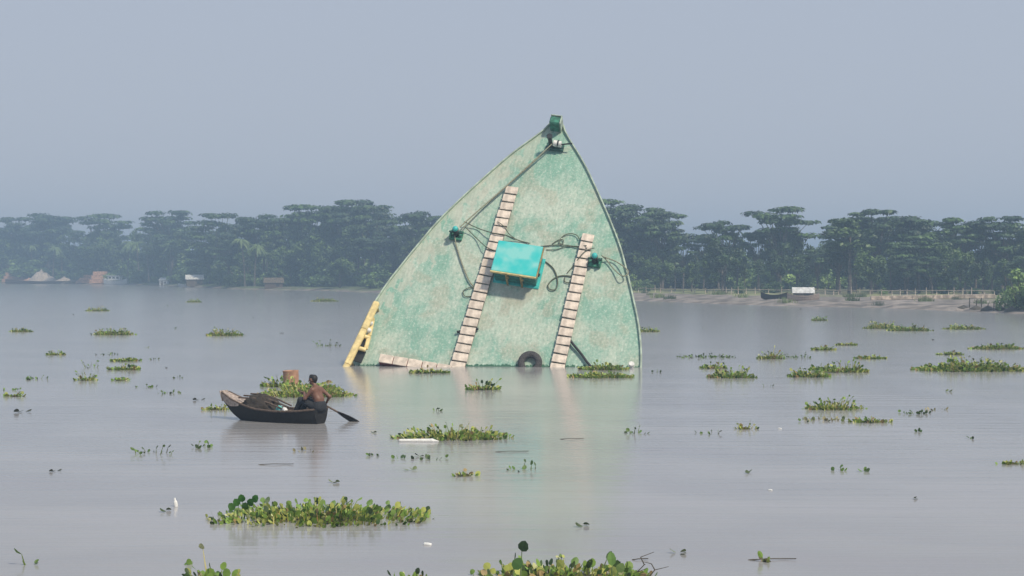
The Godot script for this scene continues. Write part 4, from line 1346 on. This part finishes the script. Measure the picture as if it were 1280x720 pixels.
	return {"trunk": t.mesh(), "crown": f.mesh(), "high": high}

var kinds := {}

func tree(kind: String, which: int, px: float, depth: float, top_px: float, label: String, group: String, wide := 1.0) -> void:
	var set_: Array = kinds[kind]
	var m: Dictionary = set_[which % set_.size()]
	var base := ground_at(px, depth)
	base.y -= 0.05
	var tall := maxf(EYE + depth * (HORIZON - top_px) / FOCAL - base.y, 1.0)
	var k: float = tall / m.high
	var called: String = {"rain": "rain_tree", "broad": "broadleaf_tree", "slender": "slender_tree", "palm": "palm_tree", "bush": "bush"}[kind]
	var o := thing(called, label, "bush" if kind == "bush" else "tree", Transform3D(Basis(Vector3.UP, rng.randf() * TAU).scaled(Vector3(k * wide, k, k * wide)), base), group)
	part(o, "trunk", m.trunk, mats.bark)
	part(o, "crown", m.crown, mats.foliage)

const SKYLINE := [[-300, 280], [-100, 272], [0, 276], [30, 271], [60, 268], [85, 270], [100, 277], [115, 273], [130, 268], [150, 276], [180, 276], [200, 267], [215, 264], [230, 268], [240, 277], [260, 277], [275, 268], [300, 279], [330, 269], [350, 270], [362, 259], [385, 258], [410, 255], [435, 250], [455, 253], [470, 262], [485, 272], [495, 277], [510, 269], [530, 265], [560, 266], [640, 262], [740, 252], [757, 251], [790, 256], [810, 262], [830, 265], [845, 274], [865, 284], [885, 284], [905, 277], [925, 280], [945, 283], [957, 262], [975, 260], [992, 269], [1008, 282], [1030, 286], [1042, 279], [1065, 273], [1080, 263], [1100, 264], [1130, 268], [1160, 272], [1200, 274], [1230, 277], [1250, 271], [1280, 275], [1500, 270]]

func make_trees() -> void:
	var seeds := {"rain": [[101, Color(0.051, 0.093, 0.037)], [102, Color(0.061, 0.105, 0.040)], [103, Color(0.046, 0.084, 0.037)], [104, Color(0.057, 0.102, 0.037)]], "broad": [[201, Color(0.068, 0.112, 0.037)], [202, Color(0.081, 0.132, 0.043)], [203, Color(0.057, 0.099, 0.035)]], "slender": [[301, Color(0.074, 0.120, 0.043)], [302, Color(0.068, 0.112, 0.037)]], "palm": [[401, Color(0.15, 0.22, 0.08)], [402, Color(0.17, 0.24, 0.09)]], "bush": [[501, Color(0.101, 0.173, 0.050)], [502, Color(0.121, 0.195, 0.062)], [503, Color(0.081, 0.143, 0.044)], [504, Color(0.20, 0.30, 0.10)]]}
	for k in seeds:
		kinds[k] = []
		for e in seeds[k]: kinds[k].append(tree_meshes(k, e[0], e[1]))
	rng.seed = 77
	var marks := [[-180, "the end of the barge"], [15, "the sheeted brick stack"], [52, "the tall pale sand heap"], [92, "the low dark earth heap"], [125, "the tallest brick stack"], [150, "the white launch"], [206, "the tiny tin shed"], [243, "the bright tin shed"], [290, "the bank beside the tin shed"], [345, "the thatched hut"], [400, "the bank beside the thatched hut"], [440, "the pale bushy waterside tree"], [500, "the wreck's port edge"], [640, "the middle of the wreck"], [770, "the wreck's starboard edge"], [840, "the first posts of the fence"], [900, "the bare stretch of fence"], [968, "the dark country boat"], [1006, "the white-roofed hut"], [1060, "the tallest pale green tree"], [1110, "the start of the low wall"], [1165, "the middle of the low wall"], [1225, "the stakes"], [1276, "the light green bush"], [1400, "the darker bush on the mud"]]
	var where := func(px: float) -> String:
		var best: Array = marks[0]
		for m in marks:
			if absf(m[0] - px) < absf(best[0] - px): best = m
		return "behind " + best[1]
	# the tallest crowns, each a peak of the skyline
	var n := 0
	for e in [[-60, 268], [22, 271], [62, 266], [128, 267], [213, 262], [276, 266], [328, 267], [384, 256], [436, 248], [462, 256], [530, 263], [756, 249], [796, 257], [828, 264], [905, 275], [974, 258], [1066, 271], [1094, 261], [1148, 269], [1200, 272], [1252, 269]]:
		tree("rain", n, e[0], table(TREES, e[0]) + 10.0, e[1] - 1.0, "tall tree with a flat crown above its neighbours " + where.call(e[0]), "tallest flat crowns " + where.call(e[0]), 0.85)
		n += 1
	# crowns between them
	var px := -230.0
	var i := 0
	while px < 1480.0:
		var w: String = where.call(px)
		var top := table(SKYLINE, px) + rng.randf_range(5, 15)
		var d := table(TREES, px) + rng.randf_range(6, 26)
		var rainy := not (px > 1035 and px < 1075) and rng.randf() < 0.5
		if rainy: tree("rain", i, px, d, top - 1.0, "flat-topped tree with a layered crown " + w, "flat-topped trees " + w, rng.randf_range(0.55, 0.8))
		else: tree("broad", i, px, d, top, "round-crowned broadleaf tree " + w, "round-crowned trees " + w, rng.randf_range(0.6, 0.85))
		px += rng.randf_range(15, 23) * (1.0 if px < 560 else 1.2)
		i += 1
	# lower trees in front
	px = -200.0
	while px < 1450.0:
		var w: String = where.call(px)
		var low := table(SHORE, px) - 14.0
		var top := lerpf(table(SKYLINE, px), low, rng.randf_range(0.22, 0.6))
		var d := table(TREES, px) + rng.randf_range(-10, 8) * (0.4 if px < 620 else 1.0)
		var r := rng.randf()
		if r < 0.34: tree("broad", i, px, d, top, "lower round bushy tree " + w, "lower round trees " + w, rng.randf_range(0.9, 1.3))
		elif r < 0.62: tree("slender", i, px, d, top, "slender tree with a pale trunk " + w, "slender trees " + w, rng.randf_range(1.0, 1.4))
		elif r < 0.80 and px < 620: tree("palm", i, px, d - 3.0, top + 6.0, "coconut palm with drooping fronds " + w, "coconut palms " + w)
		else: tree("rain", i, px, d, top, "smaller flat-topped tree with a low crown " + w, "smaller flat-topped trees " + w, 1.0)
		px += rng.randf_range(13, 24) * (1.0 if px < 560 else 1.2)
		i += 1
	for e in [[66, 303], [122, 300], [160, 296], [186, 298], [212, 299], [306, 292], [318, 300]]:
		tree("palm", i, e[0], table(TREES, e[0]) - 9.0, e[1], "coconut palm with drooping fronds at the front " + where.call(e[0]), "coconut palms at the front " + where.call(e[0]))
		i += 1
	# undergrowth along the foot of the trees
	px = -180.0
	while px < 1420.0:
		var w: String = where.call(px)
		var d := table(TREES, px) + rng.randf_range(-11, 4) * (0.5 if px < 620 else 1.0)
		var base := HORIZON + (EYE - 0.6) * FOCAL / d
		if px < 800 or rng.randf() < 0.5:
			tree("bush", i, px, d, base - rng.randf_range(10, 34), "low green bush below the trees " + w, "low bushes at the foot of the trees " + w, rng.randf_range(1.0, 1.9))
		px += rng.randf_range(11, 20)
		i += 1
	# dense thicket that closes the view between the trunks
	px = -260.0
	while px < 1500.0:
		var w: String = where.call(px)
		var low := table(SHORE, px) - 14.0
		var d := table(TREES, px) + rng.randf_range(26, 48)
		tree("bush", i, px, d, lerpf(table(SKYLINE, px), low, rng.randf_range(0.30, 0.62)), "tall dense thicket between the trunks " + w, "thickets between the trunks " + w, rng.randf_range(1.1, 1.6))
		px += rng.randf_range(8, 14)
		i += 1
	tree("broad", 1, 425, 312.0, 318, "pale green bushy tree at the water's edge behind the wreck's yellow rail", "", 1.5)
	tree("bush", 1, 462, 296.0, 340, "yellow-green bush at the water's edge behind the wreck's yellow rail", "", 1.4)
	tree("slender", 0, 1062, 205.0, 268, "tallest pale green tree standing out among the dark crowns behind the fence", "", 2.1)
	# the bush on the near mud bank
	tree("bush", 3, 1271, 141.0, 329, "light green bush growing on the mud bank near the widest hyacinth mat", "", 0.85)
	tree("bush", 2, 1300, 139.0, 330, "darker bush growing behind the light green bush on the mud bank", "", 1.0)

# ---------------------------------------------------------------- things on the banks
func boat_shape(m: MB, l: float, w: float, h: float) -> void:
	var rows := []
	for i in 14:
		var t := i / 13.0
		var hw := w * 0.5 * pow(sin(PI * clampf(t * 0.86 + 0.07, 0.0, 1.0)), 0.55)
		var top := h * (0.62 + 0.5 * pow(absf(t * 2.0 - 1.0), 2.2))
		var row := PackedVector3Array()
		for j in 9:
			var a := j / 4.0 - 1.0
			row.append(Vector3((t - 0.5) * l, lerpf(-0.25 + 0.3 * pow(absf(t * 2.0 - 1.0), 3.0), top, pow(absf(a), 2.2)), signf(a) * pow(absf(a), 0.6) * hw))
		rows.append(row)
	m.grid(rows)
	for i in 13:
		var dn := Vector3(0, -0.12, 0)
		m.quad(rows[i][0] + dn, rows[i + 1][0] + dn, rows[i + 1][8] + dn, rows[i][8] + dn)

func hut(px: float, depth: float, w: float, h: float, turn: float, wall: Material, roof: Material, label: String) -> void:
	var base := ground_at(px, depth)
	var o := thing("hut", label, "hut", Transform3D(Basis(Vector3.UP, turn), base - Vector3(0, 0.15, 0)))
	var m := MB.new()
	m.box(Vector3(0, h * 0.3, 0), Vector3(w, h * 0.6, w * 0.7), 0.02)
	part(o, "wall", m.mesh(), wall)
	var r := MB.new()
	for s in [-1.0, 1.0]:
		r.box(Vector3(0, h * 0.78, s * w * 0.205), Vector3(w * 1.14, 0.07, w * 0.50), 0.01, Basis(Vector3(1, 0, 0), s * 0.62))
	part(o, "roof", r.mesh(), roof)
	var g := MB.new()
	for s in [-1.0, 1.0]:
		g.tri(Vector3(s * w * 0.5, h * 0.6, -w * 0.35), Vector3(s * w * 0.5, h * 0.6, w * 0.35), Vector3(s * w * 0.5, h * 0.9, 0))
	part(o, "gable", g.mesh(), wall)
	var d := MB.new()
	d.box(Vector3(-w * 0.15, h * 0.25, w * 0.35 + 0.02), Vector3(w * 0.18, h * 0.48, 0.05), 0.01)
	part(o, "door", d.mesh(), mats.brown_wood)
	var e := MB.new()
	e.box(Vector3(w * 0.22, h * 0.34, w * 0.35 + 0.02), Vector3(w * 0.16, h * 0.2, 0.05), 0.01)
	part(o, "window", e.mesh(), mats.black_iron)

func heap(px: float, depth: float, w: float, h: float, m: Material, called: String, label: String, category: String) -> void:
	var b := MB.new()
	var rows := []
	var n := FastNoiseLite.new()
	n.seed = int(px)
	n.frequency = 0.5
	for i in 7:
		var row := PackedVector3Array()
		for j in 20:
			var a := TAU * j / 20.0
			var k := i / 6.0
			var q := Vector3(cos(a) * (1.0 - k) * w * 0.5, h * pow(k, 0.85), sin(a) * (1.0 - k) * w * 0.4)
			row.append(q * (1.0 + 0.25 * n.get_noise_3d(q.x, q.y, q.z)) - Vector3(0, 0.25 if i == 0 else 0.0, 0))
		rows.append(row)
	b.grid(rows, true)
	solo(b.mesh(), m, called, label, category, Transform3D(Basis(), ground_at(px, depth)))

func brick_stack(px: float, depth: float, w: float, h: float, label: String) -> void:
	var o := thing("brick_stack", label, "bricks", Transform3D(Basis(Vector3.UP, rng.randf_range(-0.3, 0.3)), ground_at(px, depth) - Vector3(0, 0.1, 0)))
	var layers := 3
	for k in layers:
		var m := MB.new()
		m.col = Color(1, 1, 1) * rng.randf_range(0.85, 1.15)
		var hh := h / layers
		m.box(Vector3(rng.randf_range(-0.1, 0.1), hh * (k + 0.5), 0), Vector3(w * (1.0 - 0.16 * k), hh - 0.05, 2.2), 0.03)
		part(o, "brick_course", m.mesh(), mats.brick)

func make_bank_things() -> void:
	rng.seed = 5
	var dd := func(px: float, off: float) -> float: return shore_depth(px) + off
	brick_stack(16, dd.call(16, 6), 6.6, 3.3, "orange brick stack with a white sheet over one corner, beside the pale heap")
	heap(10, dd.call(10, 7), 2.2, 3.0, mats.tin, "sheet_pile", "white sheet draped over the corner of the orange brick stack", "sheet")
	heap(52, dd.call(52, 5), 9.0, 4.2, mats.sand, "sand_heap", "tall pale pinkish sand heap between the brick stacks", "sand heap")
	heap(65, dd.call(65, 4), 7.0, 2.2, mats.sand, "sand_heap", "low spreading sand heap at the foot of the tall pale heap", "sand heap")
	heap(36, dd.call(36, 4), 6.0, 1.5, mats.brick, "rubble_heap", "low reddish rubble heap beside the tall pale sand heap", "rubble")
	brick_stack(113, dd.call(113, 5), 5.2, 2.6, "low orange brick stack between the dark earth heap and the tallest stack")
	brick_stack(125, dd.call(125, 5), 6.2, 3.6, "tallest orange brick stack, right behind the white launch")
	heap(28, dd.call(28, 5), 5.0, 2.0, mats.brick, "rubble_heap", "reddish rubble heap against the side of the sheeted brick stack", "rubble")
	heap(80, dd.call(80, 5), 6.0, 2.0, mats.sand, "sand_heap", "small sand heap beside the low dark earth heap", "sand heap")
	heap(102, dd.call(102, 5), 4.0, 1.9, mats.brick, "rubble_heap", "reddish rubble heap beside the low orange brick stack", "rubble")
	heap(92, dd.call(92, 4), 7.0, 1.2, mats.thatch, "earth_heap", "low dark earth heap between sand heap and brick stacks", "earth")
	# moored barge and white launch
	var b := MB.new()
	boat_shape(b, 26.0, 4.0, 1.3)
	solo(b.mesh(), mats.brown_wood, "barge", "long low brown barge moored below the sand heap and brick stacks", "barge", Transform3D(Basis(Vector3.UP, 0.08), Vector3((60 - 640) / FOCAL * (shore_depth(60) - 6.0), 0, -(shore_depth(60) - 6.0))))
	var lp := shore_depth(145) - 8.0
	var la := thing("launch", "white river launch with a low cabin moored by the tallest brick stack", "boat", Transform3D(Basis(Vector3.UP, -0.25), Vector3((145 - 640) / FOCAL * lp, 0, -lp)))
	var lm := MB.new()
	boat_shape(lm, 7.4, 2.4, 1.7)
	part(la, "hull", lm.mesh(), mats.white_paint)
	var lc := MB.new()
	lc.box(Vector3(-0.3, 1.9, 0), Vector3(3.8, 1.3, 1.7), 0.08)
	var cab := part(la, "cabin", lc.mesh(), mats.white_paint)
	var lr := MB.new()
	lr.box(Vector3(-0.3, 2.62, 0), Vector3(4.4, 0.12, 2.0), 0.04)
	part(la, "roof", lr.mesh(), mats.tin)
	for k in 3:
		var w := MB.new()
		w.box(Vector3(-1.5 + 1.2 * k, 2.05, 0.86), Vector3(0.75, 0.5, 0.06), 0.02)
		part(cab, "window", w.mesh(), mats.black_iron)
	hut(243, dd.call(243, 4.0), 3.8, 2.9, 0.25, mats.thatch, mats.tin, "small shed with a bright tin roof among the palms")
	hut(206, dd.call(206, 3.0), 2.4, 2.2, -0.3, mats.tin, mats.tin, "tiny pale tin shed near the water among bushes")
	hut(342, dd.call(342, 5.0), 3.6, 2.2, 0.15, mats.brown_wood, mats.thatch, "low brown hut under a dark thatched roof")
	hut(1004, 192.0, 2.3, 1.1, -0.12, mats.thatch, mats.tin, "low hut with a white tin roof on the field behind the mud bank")
	var sp := shore_depth(234) - 3.0
	var sb := MB.new()
	boat_shape(sb, 4.2, 1.2, 0.8)
	solo(sb.mesh(), mats.white_paint, "skiff", "small white skiff at the water's edge below the bright tin shed", "boat", Transform3D(Basis(Vector3.UP, 0.1), Vector3((234 - 640) / FOCAL * sp, 0.05, -sp)))
	# country boats drawn up on the mud
	for e in [[968, 9.0, 3.0, "tarred_wood", 0.05, "dark wooden country boat drawn up on the mud below the fence"], [1004, 8.0, 3.4, "pale_wood", -0.15, "pale wooden boat lying on the mud beside the dark country boat"]]:
		var m := MB.new()
		boat_shape(m, e[2], 1.0, 0.62)
		solo(m.mesh(), mats[e[3]], "country_boat", e[5], "boat", Transform3D(Basis(Vector3.UP, e[4]), ground_at(e[0], shore_depth(e[0]) + e[1]) + Vector3(0, 0.12, 0)))
	# low pale wall along the bank, in sections
	var wall := thing("low_wall", "long low pale concrete wall along the top of the mud bank", "wall")
	var pieces := 12
	for k in pieces:
		var x0 := lerpf(1088, 1244, float(k) / pieces)
		var x1 := lerpf(1088, 1244, float(k + 1) / pieces)
		var a := ground_at(x0, 172.0)
		var z := ground_at(x1, 172.0)
		var m := MB.new()
		var dir := (z - a)
		var yaw := atan2(-dir.z, dir.x)
		m.col = Color(1, 1, 1) * rng.randf_range(0.94, 1.03)
		m.box((a + z) * 0.5 + Vector3(0, 0.24, 0), Vector3(dir.length() - 0.02, 0.42, 0.3), 0.03, Basis(Vector3.UP, yaw))
		part(wall, "wall_panel", m.mesh(), mats.sand)
	# bamboo fence in front of the trees
	var fence := thing("bamboo_fence", "pale bamboo post fence in front of the trees behind the mud bank", "fence")
	var pm := MB.new()
	pm.tube(PackedVector3Array([Vector3(0, -0.3, 0), Vector3(0.02, 1.15, 0)]), [0.06, 0.05], 6)
	var post := pm.mesh()
	var last := Vector3.ZERO
	var fx := 798.0
	while fx < 1250.0:
		var p := ground_at(fx, table(TREES, fx) - 14.0)
		part(fence, "post", post, mats.sand, Transform3D(Basis(Vector3.UP, rng.randf() * 6.0).scaled(Vector3(1, rng.randf_range(0.35, 0.9), 1)), p))
		if last != Vector3.ZERO:
			for y in [0.55]:
				var m := MB.new()
				m.tube(PackedVector3Array([last + Vector3(0, y, 0), p + Vector3(0, y + rng.randf_range(-0.05, 0.05), 0)]), [0.035], 5)
				part(fence, "rail", m.mesh(), mats.sand)
		last = p
		fx += rng.randf_range(6, 17)
	var tuft := MB.new()
	for k in 60:
		var at := Vector3(rng.randfn() * 0.4, -0.05, rng.randfn() * 0.25)
		var tip := at + Vector3(rng.randfn() * 0.16, rng.randf_range(0.25, 0.55), rng.randfn() * 0.1)
		tuft.col = Color(0.13, 0.17, 0.06) * rng.randf_range(0.6, 1.4)
		tuft.tri(at - Vector3(0.04, 0, 0), at + Vector3(0.04, 0, 0), tip)
	var tuft_mesh := tuft.mesh()
	for k in 26:
		var x := rng.randf_range(790, 1275)
		var d := shore_depth(x) + rng.randf_range(2.0, 30.0)
		var g := thing("grass_tuft", "tuft of rough grass growing on the mud bank below the fence", "grass", Transform3D(Basis(Vector3.UP, rng.randf() * TAU).scaled(Vector3.ONE * rng.randf_range(0.6, 1.5)), ground_at(x, d)), "grass tufts on the mud bank")
		part(g, "blades", tuft_mesh, mats.foliage).set_meta("kind", "stuff")
	# stakes and roots at the water's edge under the near bush
	for k in 9:
		var x := 1212.0 + k * 7.5
		var m := MB.new()
		m.tube(PackedVector3Array([Vector3(0, -0.4, 0), Vector3(rng.randf_range(-0.15, 0.15), rng.randf_range(0.5, 1.0), 0)]), [0.06, 0.045], 6)
		solo(m.mesh(), mats.twig, "stake", "dark weathered stake at the water's edge under the light green bush", "stake", Transform3D(Basis(), ground_at(x, shore_depth(x) + rng.randf_range(1.0, 5.0))), "stakes under the light green bush")
	for k in 5:
		var x := 1205.0 + k * 15.0
		heap(x, shore_depth(x) + 2.0, 1.5, 0.35, mats.twig, "root_clump", "low dark clump of roots and weed on the mud by the stakes", "roots")
		get_child(get_child_count() - 1).set_meta("group", "root clumps by the stakes")

# ---------------------------------------------------------------- all together
func _ready() -> void:
	rng.seed = 1
	shore_noise.frequency = 0.05
	var cam := Camera3D.new()
	cam.name = "camera"
	cam.fov = rad_to_deg(2.0 * atan(360.0 / FOCAL))
	cam.near = 0.5
	cam.far = 4000.0
	cam.position = Vector3(0, EYE, 0)
	cam.rotation.x = -atan((360.0 - HORIZON) / FOCAL)
	add_child(cam)
	cam.current = true
	var env := Environment.new()
	env.background_mode = Environment.BG_SKY
	var sky := ProceduralSkyMaterial.new()
	sky.sky_top_color = Color(0.69, 0.74, 0.82)
	sky.sky_horizon_color = Color(0.768, 0.785, 0.818)
	sky.sky_curve = 0.12
	sky.ground_horizon_color = Color(0.62, 0.65, 0.72)
	sky.ground_bottom_color = Color(0.50, 0.51, 0.52)
	sky.sun_angle_max = 1.0
	env.sky = Sky.new()
	env.sky.sky_material = sky
	env.background_energy_multiplier = 1.07
	env.tonemap_mode = Environment.TONE_MAPPER_LINEAR
	env.tonemap_exposure = 0.89
	env.fog_enabled = true
	env.fog_density = 0.0016
	env.fog_light_color = Color(0.75, 0.875, 1.0)
	env.sdfgi_enabled = true
	env.ssao_enabled = true
	env.ssil_enabled = true
	var we := WorldEnvironment.new()
	we.name = "world"
	we.environment = env
	add_child(we)
	var sun := DirectionalLight3D.new()
	sun.name = "sun"
	sun.light_energy = 1.4
	sun.light_color = Color(1.0, 0.95, 0.86)
	sun.light_angular_distance = 5.0
	sun.shadow_enabled = true
	sun.rotation = Vector3(deg_to_rad(-48), deg_to_rad(42), 0)
	add_child(sun)

	make_materials()
	print("materials")
	make_setting()
	print("setting")
	make_ship()
	print("ship")
	make_deck_things()
	make_boat()
	make_person()
	print("person")
	make_drum()
	make_trees()
	print("trees")
	make_bank_things()
	make_plants()
	print("plants")
